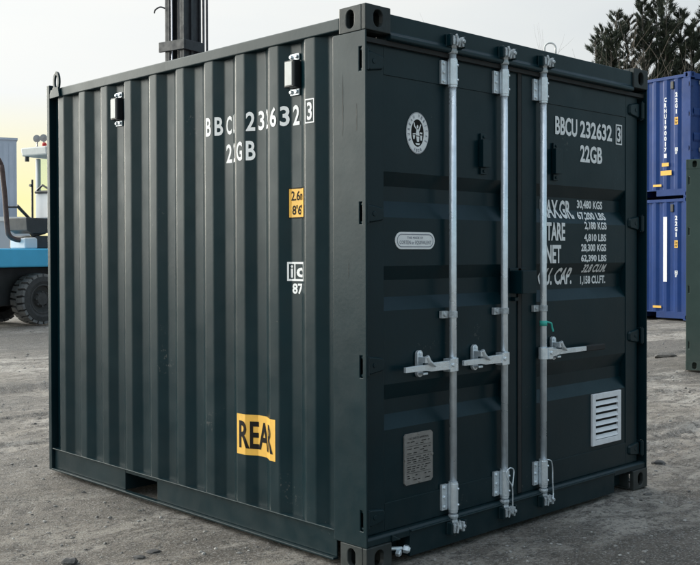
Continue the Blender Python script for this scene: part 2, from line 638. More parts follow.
def build_ground():
    xs = axis_pts(-900, 900, -2.6, 6.2, 0.04)
    ys = axis_pts(-900, 900, -2.6, 6.5, 0.04)
    verts = []
    for y in ys:
        for x in xs:
            verts.append((x, y, ground_h(x, y) if max(abs(x), abs(y)) < 120 else 0.03))
    nx = len(xs)
    faces = [(j*nx+i, j*nx+i+1, (j+1)*nx+i+1, (j+1)*nx+i) for j in range(len(ys)-1) for i in range(nx-1)]
    me = bpy.data.meshes.new('ground')
    me.from_pydata(verts, [], faces)
    me.shade_smooth()
    ma = bpy.data.materials.new('compacted_dirt')
    ma.use_nodes = True
    n = ma.node_tree.nodes
    L = ma.node_tree.links
    b = n['Principled BSDF']
    b.inputs['Roughness'].default_value = 0.9
    b.inputs['Specular IOR Level'].default_value = 0.3
    g = n.new('ShaderNodeNewGeometry')
    def nse(scale, detail=8, rough=0.6, dist=0.0, stretch=None):
        t = n.new('ShaderNodeTexNoise')
        t.inputs['Scale'].default_value = scale
        t.inputs['Detail'].default_value = detail
        t.inputs['Roughness'].default_value = rough
        t.inputs['Distortion'].default_value = dist
        if stretch:
            mpp = n.new('ShaderNodeMapping')
            mpp.inputs['Rotation'].default_value = (0, 0, stretch[0])
            mpp.inputs['Scale'].default_value = (stretch[1], stretch[2], 1)
            L.new(g.outputs['Position'], mpp.inputs['Vector'])
            L.new(mpp.outputs['Vector'], t.inputs['Vector'])
        else:
            L.new(g.outputs['Position'], t.inputs['Vector'])
        return t.outputs['Fac']
    def ramp(src, a, c, lo=0.0, hi=1.0):
        r = n.new('ShaderNodeMapRange')
        r.inputs['From Min'].default_value = a
        r.inputs['From Max'].default_value = c
        r.inputs['To Min'].default_value = lo
        r.inputs['To Max'].default_value = hi
        L.new(src, r.inputs['Value'])
        return r.outputs['Result']
    def mix(fac, A, B):
        mx = n.new('ShaderNodeMix')
        mx.data_type = 'RGBA'
        L.new(fac, mx.inputs['Factor'])
        for s, k in ((A, 'A'), (B, 'B')):
            if isinstance(s, tuple):
                mx.inputs[k].default_value = (*s, 1)
            else:
                L.new(s, mx.inputs[k])
        return mx.outputs['Result']
    c = mix(ramp(nse(0.9, 9, 0.65, 0.4), 0.40, 0.60), (0.36, 0.318, 0.272), (0.58, 0.53, 0.475))
    band = nse(0.4, 8, 0.68, 0.9, (0.1, 0.5, 1.5))
    c = mix(ramp(band, 0.45, 0.53, 0, 0.85), c, (0.145, 0.126, 0.106))                                    # damp bands along the ruts
    c = mix(ramp(nse(3.0, 10, 0.72, 0.6, (0.3, 0.7, 1.6)), 0.50, 0.57, 0, 0.7), c, (0.145, 0.128, 0.110))   # trodden dark crumbs
    c = mix(ramp(nse(11, 9, 0.75, 0.3), 0.525, 0.58, 0, 0.7), c, (0.09, 0.081, 0.073))
    c = mix(ramp(nse(40, 6, 0.75), 0.53, 0.60, 0, 0.7), c, (0.095, 0.09, 0.085))
    c = mix(ramp(nse(85, 5, 0.7), 0.53, 0.60, 0, 0.6), c, (0.56, 0.54, 0.515))
    L.new(c, b.inputs['Base Color'])
    L.new(ramp(band, 0.46, 0.58, 0.95, 0.65), b.inputs['Roughness'])
    bp = n.new('ShaderNodeBump')
    bp.inputs['Strength'].default_value = 1.0
    bp.inputs['Distance'].default_value = 0.03
    ad = n.new('ShaderNodeMath')
    ad.operation = 'ADD'
    vo = n.new('ShaderNodeTexVoronoi')
    vo.inputs['Scale'].default_value = 45
    L.new(g.outputs['Position'], vo.inputs['Vector'])
    crumbs = ramp(vo.outputs['Distance'], 0.0, 0.35, 0.5, 0.0)
    ad2 = n.new('ShaderNodeMath')
    ad2.operation = 'ADD'
    L.new(nse(22, 10, 0.8), ad2.inputs[0])
    L.new(crumbs, ad2.inputs[1])
    L.new(ad2.outputs['Value'], ad.inputs[0])
    L.new(nse(110, 5, 0.7), ad.inputs[1])
    L.new(ad.outputs['Value'], bp.inputs['Height'])
    L.new(bp.outputs['Normal'], b.inputs['Normal'])
    me.materials.append(ma)
    o = bpy.data.objects.new('ground', me)
    COL.objects.link(o)
    tag(o, kind='structure')
build_ground()

def pebble(bm, c, r, flat=0.6):
    ret = bmesh.ops.create_icosphere(bm, subdivisions=1, radius=1.0)
    ax = [random.uniform(0.7, 1.35), random.uniform(0.7, 1.35), flat*random.uniform(0.7, 1.1)]
    a = random.uniform(0, 6.28)
    for v in ret['verts']:
        p = v.co * random.uniform(0.8, 1.18)
        p = Vector((p.x*ax[0], p.y*ax[1], p.z*ax[2]))*r
        v.co = Vector((c[0]+p.x*math.cos(a)-p.y*math.sin(a), c[1]+p.x*math.sin(a)+p.y*math.cos(a), c[2]+p.z))

def build_gravel():
    # loose grit over the yard in front of and beside the container
    verts, faces = [], []
    ico = bmesh.new()
    bmesh.ops.create_icosphere(ico, subdivisions=1, radius=1.0)
    iv = [v.co.copy() for v in ico.verts]
    ifc = [[v.index for v in f.verts] for f in ico.faces]
    ico.free()
    rnd = random.Random(11)
    cnt = 0
    while cnt < 9000:
        d = 3.5 + 18*rnd.random()**1.7
        a = YAW + rnd.uniform(-0.48, 0.40)
        x, y = CAMP.x + d*math.sin(a), CAMP.y + d*math.cos(a)
        if -0.04 < x < 2.5 and -0.04 < y < 3.12:
            continue
        if noise.noise((x*0.8, y*0.8, 5.0)) + rnd.uniform(-0.5, 0.5) < -0.15:
            continue
        r = 0.0028 + 0.011*rnd.random()**5
        if d > 9:
            r *= 1.5
        ax = (rnd.uniform(0.7, 1.4), rnd.uniform(0.7, 1.4), rnd.uniform(0.35, 0.8))
        t = rnd.uniform(0, 6.28)
        z = ground_h(x, y) + r*0.1
        k = len(verts)
        for p in iv:
            s = rnd.uniform(0.8, 1.2)*r
            px, py, pz = p.x*ax[0]*s, p.y*ax[1]*s, p.z*ax[2]*s
            verts.append((x+px*math.cos(t)-py*math.sin(t), y+px*math.sin(t)+py*math.cos(t), z+pz))
        faces += [[k+i for i in f] for f in ifc]
        cnt += 1
    me = bpy.data.meshes.new('gravel')
    me.from_pydata(verts, [], faces)
    ma = leaf_mat('grit', (0.06, 0.056, 0.052), (0.30, 0.29, 0.27))
    me.materials.append(ma)
    o = bpy.data.objects.new('gravel', me)
    COL.objects.link(o)
    tag(o, 'loose grey grit scattered over the dirt yard', 'gravel', kind='stuff')
build_gravel()

# ------------------------------------------------------------------ the dark green container
W_, L_, H_ = 2.438, 3.07, 2.591
PITCH_C, Y0C = 0.277, 0.362          # corrugation pitch; near edge of the first outer flat
XO, XI = 0.010, 0.046                # outer and inner planes of the side sheet
OUTW, SLW, INW = 0.072, 0.065, 0.072
def side_profile(y_end):
    """(y, x) break points of the side sheet, from the door post towards the far end"""
    pts = [(0.225, XI), (Y0C-SLW, XI)]
    k = 0
    while True:
        y = Y0C + PITCH_C*k
        seq = [(y, XO), (y+OUTW, XO), (y+OUTW+0.068, XI), (y+PITCH_C-SLW, XI)]
        for p in seq:
            if p[0] > y_end:
                pts.append((y_end, XI))
                return pts
            pts.append(p)
        k += 1
PROF = side_profile(3.028)
ARC = [0.0]
for a, b in zip(PROF, PROF[1:]):
    ARC.append(ARC[-1] + math.hypot(b[0]-a[0], b[1]-a[1]))
def arc_of(y):
    for i in range(len(PROF)-1):
        if PROF[i][0] <= y <= PROF[i+1][0]:
            t = (y-PROF[i][0])/(PROF[i+1][0]-PROF[i][0])
            return ARC[i] + t*(ARC[i+1]-ARC[i])
def on_side(s, off=0.0016):
    for i in range(len(PROF)-1):
        if ARC[i] - 1e-7 <= s <= ARC[i+1] + 1e-7:
            t = (s-ARC[i])/(ARC[i+1]-ARC[i])
            dy, dx = PROF[i+1][0]-PROF[i][0], PROF[i+1][1]-PROF[i][1]
            l = math.hypot(dy, dx)
            return PROF[i][0]+t*dy - off*(-dx)/l*1.0, PROF[i][1]+t*dx - off*dy/l
    return PROF[-1]

def dent(y, z):
    return 0.0022*noise.noise((y*1.7, z*1.1, 3.0)) + 0.0010*noise.noise((y*5, z*4, 8.0))

def side_sheet(bm, mirror=False, dents=True):
    # rounded folds: each break point becomes three
    pts = []
    for i, (y, x) in enumerate(PROF):
        if 0 < i < len(PROF)-1 and PROF[i-1][1] != PROF[i+1][1]:
            for q, w in ((PROF[i-1], 0.008), (PROF[i+1], 0.008)):
                d = math.hypot(q[0]-y, q[1]-x)
                pts.append((y+(q[0]-y)*w/d, x+(q[1]-x)*w/d))
            a, b = pts[-2], pts[-1]
            pts.insert(-1, ((a[0]+b[0])/4+y/2, (a[1]+b[1])/4+x/2))
        else:
            pts.append((y, x))
    zs = [0.166 + (2.50-0.166)*k/24 for k in range(25)]
    rows = []
    for z in zs:
        row = []
        for y, x in pts:
            xx = x + (dent(y, z) if dents and 0.25 < z < 2.42 else 0)
            row.append(bm.verts.new((W_-xx if mirror else xx, y, z)))
        rows.append(row)
    for a, b in zip(rows, rows[1:]):
        for k in range(len(pts)-1):
            bm.faces.new((a[k], a[k+1], b[k+1], b[k]) if mirror else (a[k+1], a[k], b[k], b[k+1]))

def post(bm, mirror, notches, z0=0.118, z1=2.473, sidew=0.225):
    def bx(xa, xb, ya, yb, za, zb):
        if mirror:
            xa, xb = W_-xb, W_-xa
        box(bm, xa, xb, ya, yb, za, zb)
    ny0, ny1 = 0.027, 0.046
    ys = [0.002, ny0, ny1, sidew]
    zs = sorted([z0, z1] + [t for ab in notches for t in ab])
    nset = sorted(notches)
    def solid(i, j):
        if not (0 <= i < 3 and 0 <= j < len(zs)-1):
            return False
        zc = (zs[j]+zs[j+1])/2
        return not (i == 1 and any(a < zc < b for a, b in nset))
    xo, xi = (W_-0.002, W_-0.010) if mirror else (0.002, 0.010)
    vc = {}
    def V(x, i, j):
        if (x, i, j) not in vc:
            vc[(x, i, j)] = bm.verts.new((x, ys[i], zs[j]))
        return vc[(x, i, j)]
    for i in range(3):
        for j in range(len(zs)-1):
            if not solid(i, j):
                continue
            for x in (xo, xi):
                bm.faces.new((V(x, i, j), V(x, i+1, j), V(x, i+1, j+1), V(x, i, j+1)))
            for di, dj, e in ((-1, 0, ((0, 0), (0, 1))), (1, 0, ((1, 0), (1, 1))), (0, -1, ((0, 0), (1, 0))), (0, 1, ((0, 1), (1, 1)))):
                if not solid(i+di, j+dj):
                    p, q = [(i+ee[0], j+ee[1]) for ee in e]
                    bm.faces.new((V(xo, *p), V(xo, *q), V(xi, *q), V(xi, *p)))
    bx(0.0105, 0.062, 0.105, 0.115, z0, z1)          # inner return behind the hinge line
    bx(0.0105, 0.055, sidew-0.008, sidew-0.0005, z0, z1)

cont = thing('shipping_container', (0, 0, 0))
tag(cont, 'large dark green ten foot shipping container standing closed in the middle of the yard', 'shipping container')

NOTCH = [(2.290, 2.398), (1.594, 1.694), (0.895, 0.995), (0.193, 0.288)]
bm = mb(); post(bm, False, NOTCH); obj('corner_post', bm, 'paint', cont, bevel=0.004)
bm = mb(); post(bm, True, NOTCH); obj('corner_post', bm, 'paint', cont, bevel=0.004)
for yc_, za_, zb_, wd_ in ((0.155, 2.00, 2.285, 0.009), (0.062, 2.02, 2.145, 0.006), (0.118, 1.35, 1.42, 0.004)):
    bm = mb()
    rn_ = random.Random(int(za_*100))
    le, ri = [], []
    for k in range(12):
        z = za_ + (zb_-za_)*k/11
        w = wd_*math.sin(PI*(k+0.4)/11.8)**0.5*rn_.uniform(0.5, 1.1) if 0 < k < 11 else 0.001
        sh = 0.002*noise.noise((z*30, 0, 0))
        le.append((0.0012, yc_-w/2+sh, z)); ri.append((0.0012, yc_+w/2+sh, z))
    bm.faces.new([bm.verts.new(p) for p in le+ri[::-1]])
    obj_flip('scuff_mark', bm, 'cast', cont, (-1, 0, 0))
for (x0, x1, sx) in ((0, 0.162, -1), (W_-0.162, W_, 1)):
    for (z0, z1) in ((0, 0.118), (H_-0.118, H_)):
        bm = mb()
        casting(bm, x0, x1, 0, 0.178, z0, z1, sx, -1)
        obj('corner_casting', bm, 'cast', cont, bevel=0.004)
# far end posts and end panel (the box has been cut short)
bm = mb(); box(bm, 0, 0.07, 3.031, L_, 0.02, 2.584); obj('end_post', bm, 'paint', cont, bevel=0.004)
bm = mb(); box(bm, W_-0.07, W_, 3.031, L_, 0.02, 2.584); obj('end_post', bm, 'paint', cont, bevel=0.004)
bm = mb(); box(bm, 0.0705, W_-0.0705, 3.045, 3.062, 0.03, 2.57); obj('end_panel', bm, 'paint', cont)
# side rails
for mir in (False, True):
    bm = mb()
    f = (lambda a, b: (W_-b, W_-a)) if mir else (lambda a, b: (a, b))
    x0, x1 = f(0.003, 0.060)
    box(bm, x0, x1, 0.1785, 3.0305, 2.493, 2.552)
    obj('top_side_rail', bm, 'paint', cont, bevel=0.006, seg=3)
    bm = mb()
    x0, x1 = f(0.004, 0.090)
    ye = 0.2255
    box(bm, x0, x1, ye, 3.0305, 0.158, 0.166)                     # ledge under the sheet
    x0, x1 = f(0.022, 0.030)
    fy0, fy1, fz0, fz1 = 1.776, 2.129, 0.040, 0.136
    if mir:
        box(bm, x0, x1, ye, 3.0305, 0.032, 0.1575)
    else:
        box(bm, x0, x1, ye, fy0, 0.032, 0.1575)
        box(bm, x0, x1, fy1, 3.0305, 0.032, 0.1575)
        box(bm, x0, x1, fy0+0.0002, fy1-0.0002, fz1, 0.1575)
        # fork tunnel walls
        box(bm, x1+0.0005, 0.9, fy0-0.006, fy0-0.0005, 0.032, fz1)
        box(bm, x1+0.0005, 0.9, fy1+0.0005, fy1+0.006, 0.032, fz1)
        box(bm, x1+0.0005, 0.9, fy0, fy1, fz1+0.0005, fz1+0.006)
    x0, x1 = f(-0.002, 0.030)
    box(bm, x0, x1, ye, 3.0305, 0.020, 0.0315)                    # lower lip
    obj('bottom_side_rail', bm, 'paint', cont, bevel=0.003)
bm = mb(); side_sheet(bm); sidep = obj('side_panel', bm, 'paint', cont, smooth='weighted')
bm = mb(); side_sheet(bm, True); obj('side_panel', bm, 'paint', cont, smooth='weighted')
bm = mb()
nr = 24
for k in range(nr):                                                # corrugated roof
    y0 = 0.2 + (3.02-0.2)*k/nr
    y1 = 0.2 + (3.02-0.2)*(k+1)/nr
    z = 2.545 if k % 2 else 2.528
    box(bm, 0.061, W_-0.061, y0, y1-0.0005, z-0.006, z)
obj('roof_panel', bm, 'paint', cont)
bm = mb(); box(bm, 0.095, W_-0.095, 0.12, 3.03, 0.142, 0.157); obj('floor', bm, 'dark', cont)
# header and sill
bm = mb()
prism(bm, [(0.012, 2.569), (0.012, 2.484), (-0.001, 2.470), (-0.001, 2.452), (0.012, 2.447), (0.10, 2.447), (0.10, 2.569)], 0, 0.1625, W_-0.1625)
obj('door_header', bm, 'paint', cont, bevel=0.004)
bm = mb()
box(bm, 0.0105, W_-0.0105, 0.024, 0.044, 2.425, 2.4465)             # gasket strip in the header gap
obj('door_gasket', bm, 'rubber', cont)
bm = mb()
prism(bm, [(0.010, 0.020), (0.100, 0.020), (0.100, 0.158), (0.022, 0.158), (0.010, 0.148)], 0, 0.295, 2.075)
prism(bm, [(0.010, 0.119), (0.100, 0.119), (0.100, 0.158), (0.022, 0.158), (0.010, 0.148)], 0, 0.0125, 0.2948)
prism(bm, [(0.010, 0.119), (0.100, 0.119), (0.100, 0.158), (0.022, 0.158), (0.010, 0.148)], 0, 2.0752, W_-0.0125)
box(bm, 0.163, 0.2945, 0.0985, 0.106, 0.02, 0.1185)
box(bm, 2.0755, W_-0.163, 0.0985, 0.106, 0.02, 0.1185)
box(bm, 0.295, 2.075, 0.0, 0.0095, 0.139, 0.1465)                     # threshold bead
prism(bm, [(0.166, 0.119), (0.225, 0.119), (0.166, 0.150)], 1, -0.0005, 0.0095)
obj('door_sill', bm, 'paint', cont, bevel=0.003)
# bolt stowed in the recess beside the near casting
bm = mb()
tube(bm, [(0.168, 0.055, 0.075), (0.262, 0.035, 0.062)], 0.009, 10)
lathe(bm, [(0, -0.004), (0.017, -0.004), (0.017, 0.014), (0.013, 0.018), (0, 0.018)], (0.235, 0.036, 0.046), (0.35, -0.9, -0.1), 6)
lathe(bm, [(0, -0.012), (0.020, -0.012), (0.020, 0.010), (0.010, 0.020), (0, 0.020)], (0.285, 0.026, 0.055), (0.5, -0.85, -0.15), 6)
obj('bolt', bm, 'galv', cont, smooth=False)
# lifting eye on the far top rail: bent plate with a slot
bm = mb()
eye_out, eye_in = [], []
for k in range(17):
    a = PI*k/16
    eye_out.append((2.9195+0.047*math.cos(PI-a)*1.0, 2.598+0.062*math.sin(a)))
outl = [(2.978, 2.505), (2.852, 2.500), (2.853, 2.530), (2.890, 2.560)]
yc, zc = 2.915, 2.592
def slot(rx, rz_, n=24):
    return [(yc+rx*math.cos(2*PI*k/n), zc+rz_*math.sin(2*PI*k/n)) for k in range(n)]
ou, inn = slot(0.043, 0.068), slot(0.020, 0.042)
for x_ in (0,):
    va = [bm.verts.new((-0.012, p[0], p[1])) for p in ou]
    vb = [bm.verts.new((-0.012, p[0], p[1])) for p in inn]
    vc = [bm.verts.new((0.002, p[0], p[1])) for p in ou]
    vd = [bm.verts.new((0.002, p[0], p[1])) for p in inn]
    for k in range(24):
        j = (k+1) % 24
        bm.faces.new((va[k], va[j], vb[j], vb[k]))
        bm.faces.new((vc[j], vc[k], vd[k], vd[j]))
        bm.faces.new((va[j], va[k], vc[k], vc[j]))
        bm.faces.new((vb[k], vb[j], vd[j], vd[k]))
prism(bm, [(2.885, 2.555), (2.870, 2.492), (3.000, 2.489), (3.000, 2.520), (2.950, 2.558)], 0, -0.013, 0.0022)
obj('lifting_eye', bm, 'paint', cont, bevel=0.002)

# ---- doors
RIBS = [(1.844, 1.778, 1.708, 1.630), (1.402, 1.335, 1.255, 1.192), (0.846, 0.769, 0.699, 0.632)]
DY, DIN = 0.050, 0.088
def door_y(z):
    for z0, z1, z2, z3 in RIBS:
        if z3 <= z <= z0:
            if z >= z1: return DY + (DIN-DY)*(z0-z)/(z0-z1)
            if z >= z2: return DIN
            return DY + (DIN-DY)*(z-z3)/(z2-z3)
    return DY
def door(x0, x1, xa, xb):
    bm = mb()
    zt, zb = 2.432, 0.160
    zt2, zb2 = 2.292, 0.292
    fy = DY-0.004
    ncol = 10
    xs = [xa + (xb-xa)*k/ncol for k in range(ncol+1)]
    zl = [zb2]
    for z0, z1, z2, z3 in reversed(RIBS):
        zl += [z3, z2, z1, z0]
    zl.append(zt2)
    # plain stretches get more rows so that they can carry slight waves
    zz = [zl[0]]
    for a, b in zip(zl, zl[1:]):
        if b-a > 0.2:
            zz += [a+(b-a)*k/5 for k in range(1, 5)]
        zz.append(b)
    rows = []
    for z in zz:
        row = []
        for i, x in enumerate(xs):
            y = door_y(z) + (0.0022*noise.noise((x*2.2, z*2.2, 1.0)) if 0 < i < ncol and zb2 < z < zt2 else 0)
            row.append(bm.verts.new((x, y, z)))
        rows.append(row)
    for a, b in zip(rows, rows[1:]):
        for k in range(ncol):
            bm.faces.new((a[k], a[k+1], b[k+1], b[k]))
    for z0, z1, z2, z3 in RIBS:                      # rib end walls
        for x in (xa, xb):
            bm.faces.new([bm.verts.new(p) for p in ((x, DY-0.0005, z0), (x, DIN, z1), (x, DIN, z2), (x, DY-0.0005, z3))])
    # frame: two stiles and two rails, a hair proud of the sheet
    box(bm, x0, xa-0.0003, fy, 0.105, zb, zt)
    box(bm, xb+0.0003, x1, fy, 0.105, zb, zt)
    box(bm, xa, xb, fy, 0.105, zb, zb2-0.0003)
    box(bm, xa, xb, fy, 0.105, zt2+0.0003, zt)
    box(bm, xa, xb, 0.098, 0.104, zb2, zt2)
    return bm
DX = ((0.040, 1.176, 0.160, 1.062), (1.212, 2.388, 1.345, 2.258))
doors = []
for x0, x1, xa, xb in DX:
    doors.append(obj('door', door(x0, x1, xa, xb), 'paint', cont, bevel=0.002))
bm = mb()
box(bm, 1.1765, 1.2115, 0.060, 0.10, 0.165, 2.43)
box(bm, 1.170, 1.200, 0.038, 0.0455, 0.165, 2.43)
obj('door_gasket', bm, 'rubber', cont, bevel=0.003)
# hinges
def hinge(mir, za, zb):
    bm = mb()
    zc = (za+zb)/2
    h = (zb-za)/2
    fx = (lambda x: W_-x) if mir else (lambda x: x)
    tube(bm, [(fx(0.026), 0.024, za+0.004), (fx(0.026), 0.024, zb-0.004)], 0.0135, 14)
    tube(bm, [(fx(0.026), 0.024, za-0.004), (fx(0.026), 0.024, zb+0.004)], 0.007, 10)
    # leaf: raised tapered strap onto the door
    yb, yf = 0.0455, 0.032
    ol = [(0.036, zc-h+0.010), (0.060, zc-h+0.006), (0.145, zc-h*0.62), (0.155, zc-h*0.4), (0.155, zc+h*0.4), (0.145, zc+h*0.62), (0.060, zc+h-0.006), (0.036, zc+h-0.010)]
    A = [bm.verts.new((fx(x), yb, z)) for x, z in ol]
    cxm = 0.095
    Bv = [bm.verts.new((fx(cxm+(x-cxm)*0.86), yf, zc+(z-zc)*0.84)) for x, z in ol]
    for k in range(8):
        j = (k+1) % 8
        bm.faces.new((A[k], A[j], Bv[j], Bv[k]))
    bm.faces.new(Bv)
    bm.faces.new(A[::-1])
    for sx in (0.085,):
        lathe(bm, [(0.012, 0), (0.012, 0.003), (0, 0.003)], (fx(sx), yf, zc), (0, -1, 0), 12)
    # lugs back to the post
    for z in (za+0.002, zb-0.014):
        x0, x1 = sorted((fx(0.0105), fx(0.030)))
        box(bm, x0, x1, 0.030, 0.10, z, z+0.012)
    return bm
for mir in (False, True):
    for za, zb in NOTCH:
        obj('hinge', hinge(mir, za, zb), 'paint', cont, bevel=0.003)

# ---- locking bars
def locking_bar(x, wire):
    yc = 0.012
    bm = mb()
    tube(bm, [(x, yc, 0.12), (x, yc, 2.475)], 0.0185, 20)
    bar = obj('locking_bar', bm, 'galv', cont, smooth=True)
    for top in (True, False):
        zc = 2.352 if top else 0.252
        hh = 0.060 if top else 0.066
        bm = mb()
        lathe(bm, [(0.0187, -hh-0.012), (0.0235, -hh-0.012), (0.0235, -hh), (0.0255, -hh), (0.0255, hh), (0.0235, hh), (0.0235, hh+0.008), (0.0187, hh+0.008)], (x, yc, zc), (0, 0, 1), 20)
        box(bm, x-0.062, x-0.022, 0.030, 0.0445, zc-hh+0.002, zc+hh-0.002)
        box(bm, x+0.010, x+0.040, 0.030, 0.0445, zc-hh+0.002, zc+hh-0.002)
        box(bm, x-0.022, x+0.010, 0.034, 0.0440, zc-hh+0.006, zc+hh-0.006)
        for k in (-1, 0, 1):
            bolt_head(bm, (x-0.046, 0.030, zc+k*hh*0.72), (0, -1, 0), 0.009, 0.007, 8)
        for k in (-1, 1):
            bolt_head(bm, (x+0.012, yc-0.0215, zc+k*hh*0.6), (0.5, -0.85, 0), 0.006, 0.006, 8)
        obj('guide_bracket', bm, 'galv', bar, bevel=0.002)
        # cam and keeper
        s = 1 if top else -1
        ze = 2.445 if top else 0.165
        bm = mb()
        lathe(bm, [(0.0187, 0), (0.024, 0), (0.026, 0.010), (0.021, 0.026), (0.024, 0.036), (0.022, 0.050), (0, 0.050)], (x, yc, ze), (0, 0, s), 18)
        zk0, zk1 = sorted((ze+s*0.050, ze+s*0.070))
        zm = (zk0+zk1)/2
        box(bm, x-0.024, x+0.028, -0.022, 0.000, zk0, zk1)
        box(bm, x-0.038, x-0.0245, -0.030, -0.016, zm-0.022, zm+0.020)
        tube(bm, [(x-0.012, -0.026, zm-0.026), (x-0.006, -0.030, zm+0.004), (x-0.014, -0.026, zm+0.030)], 0.0065, 8)
        box(bm, x+0.0285, x+0.042, -0.030, -0.010, zm-0.026, zm+0.022)
        tube(bm, [(x+0.012, -0.020, zm-s*0.030), (x+0.014, -0.026, zm+s*0.012)], 0.007, 8)
        bolt_head(bm, (x+0.035, -0.030, zm), (0, -1, 0), 0.010, 0.009, 8)
        bolt_head(bm, (x+0.006, -0.022, zm), (0, -1, 0), 0.008, 0.008, 8)
        obj('cam', bm, 'galv_dark', bar, bevel=0.003)
        bm = mb()
        box(bm, x-0.055, x-0.041, -0.026, 0.009, zk0-0.020, zk1+0.018)
        box(bm, x+0.047, x+0.060, -0.026, 0.009, zk0-0.020, zk1+0.018)
        box(bm, x-0.058, x+0.062, 0.0005, 0.0095, zk0-0.022, zk1+0.020)
        obj('cam_keeper', bm, 'paint', bar, bevel=0.003)
    # mid clip
    bm = mb()
    zc = 1.158
    lathe(bm, [(0.0187, -0.016), (0.0235, -0.016), (0.0235, 0.016), (0.0187, 0.016)], (x, yc, zc), (0, 0, 1), 18)
    box(bm, x-0.066, x-0.020, 0.026, 0.0445, zc-0.018, zc+0.018)
    bolt_head(bm, (x-0.046, 0.026, zc), (0, -1, 0), 0.010, 0.008, 8)
    obj('rod_clip', bm, 'galv_dark', bar, bevel=0.002)
    if wire:
        bm = mb()
        z0 = 0.315
        P = [(x+0.002, -0.024, z0+0.022), (x-0.028, -0.022, z0+0.004), (x-0.020, -0.026, z0-0.035), (x+0.012, -0.030, z0-0.080), (x+0.016, -0.030, z0-0.170),
             (x+0.014, -0.034, z0-0.222)] if wire == 1 else \
            [(x-0.012, -0.022, z0+0.016), (x+0.020, -0.026, z0+0.004), (x+0.044, -0.018, z0-0.040), (x+0.040, -0.022, z0-0.110), (x+0.042, -0.024, z0-0.180), (x+0.024, -0.034, z0-0.205)]
        tube(bm, smooth_path(P), 0.0035, 6)
        if wire == 1:
            tube(bm, smooth_path([(x+0.002, -0.024, z0+0.022), (x+0.034, -0.022, z0+0.006), (x+0.026, -0.026, z0-0.040), (x+0.012, -0.030, z0-0.082)]), 0.0035, 6)
        obj('seal_wire', bm, 'galv', bar, smooth=True)
    return bar

def smooth_path(P, n=6):
    P = [Vector(p) for p in P]
    out = []
    for i in range(len(P)-1):
        p0, p1, p2, p3 = P[max(i-1, 0)], P[i], P[i+1], P[min(i+2, len(P)-1)]
        for k in range(n):
            t = k/n
            out.append(0.5*((2*p1)+(p2-p0)*t+(2*p0-5*p1+4*p2-p3)*t*t+(3*p1-p0-3*p2+p3)*t**3))
    out.append(P[-1])
    return out

def handle(bar, x, d, length, keep, black):
    """d = -1 handle points left, +1 right"""
    z = 0.912
    y = -0.006
    bm = mb()
    a, b = sorted((x+d*0.016, x+d*0.052))
    box(bm, a, b, -0.018, 0.030, z-0.034, z+0.030)
    for zz in (z-0.012, z+0.012):
        pass
    lathe(bm, [(0.0187, -0.034), (0.027, -0.034), (0.027, 0.030), (0.0187, 0.030)], (x, 0.012, z), (0, 0, 1), 18)
    bolt_head(bm, (x+d*0.034, -0.018, z), (0, -1, 0), 0.010, 0.008, 8)
    e = x + d*length
    k = x + d*keep
    # tapered flat bar
    ol = [(x+d*0.048, z-0.022), (k-d*0.035, z-0.020), (k, z-0.014), (e, z-0.013), (e, z+0.013), (k, z+0.015), (k-d*0.035, z+0.020), (x+d*0.048, z+0.022)]
    if d < 0:
        ol = ol[::-1]
    prism(bm, ol, 1, y-0.007, y+0.009)
    h = obj('handle', bm, 'galv', bar, bevel=0.003)
    if black:
        bm = mb()
        s0, s1 = x + d*(length-0.002), x + d*(length+0.190)
        a, b = sorted((s0, s1))
        box(bm, a, b, y-0.011, y+0.013, z-0.018, z+0.017)
        tag(obj('handle_grip', bm, 'rubber', bar, bevel=0.006), 'black rubber grip')
    # keeper plate with two lobes and a slanted catch
    bm = mb()
    pl = []
    for kk in range(13):
        a = PI*kk/12
        pl.append((k+0.020*math.cos(a), z+0.062+0.020*math.sin(a)))
    for kk in range(13):
        a = PI+PI*kk/12
        pl.append((k+0.020*math.cos(a), z-0.030+0.018*math.sin(a)))
    prism(bm, pl, 1, 0.0265, 0.0450)
    bolt_head(bm, (k, 0.0265, z+0.066), (0, -1, 0), 0.009, 0.008, 8)
    bolt_head(bm, (k, 0.0265, z-0.034), (0, -1, 0), 0.009, 0.008, 8)
    box(bm, k-0.016, k+0.016, -0.010, 0.0262, z-0.034, z-0.0235)
    tube(bm, [(k-0.004, -0.020, z+0.056), (k+0.012, -0.022, z+0.030), (k+0.058, -0.020, z+0.004)], [0.013, 0.012, 0.006], 8)
    box(bm, k-0.016, k+0.014, -0.024, 0.0262, z+0.024, z+0.052)
    obj('handle_catch', bm, 'galv', bar, bevel=0.003)

b1 = locking_bar(0.608, 0)
b2 = locking_bar(1.018, 1)
b3 = locking_bar(1.361, 2)
handle(b1, 0.608, -1, 0.362, 0.222, False)
handle(b2, 1.018, -1, 0.352, 0.218, False)
handle(b3, 1.361, 1, 0.385, 0.122, True)
bm = mb()
lathe(bm, [(0.0187, -0.016), (0.0215, -0.016), (0.0215, 0.012), (0.0187, 0.012)], (1.361, 0.012, 1.078), (0, 0, 1), 16)
tube(bm, smooth_path([(1.374, -0.006, 1.082), (1.400, -0.012, 1.074), (1.412, -0.010, 1.050), (1.420, -0.012, 1.028)]), 0.0055, 6)
tag(obj('cable_tie', bm, 'teal', b3, smooth=True), 'teal plastic tie wrapped round the bar')

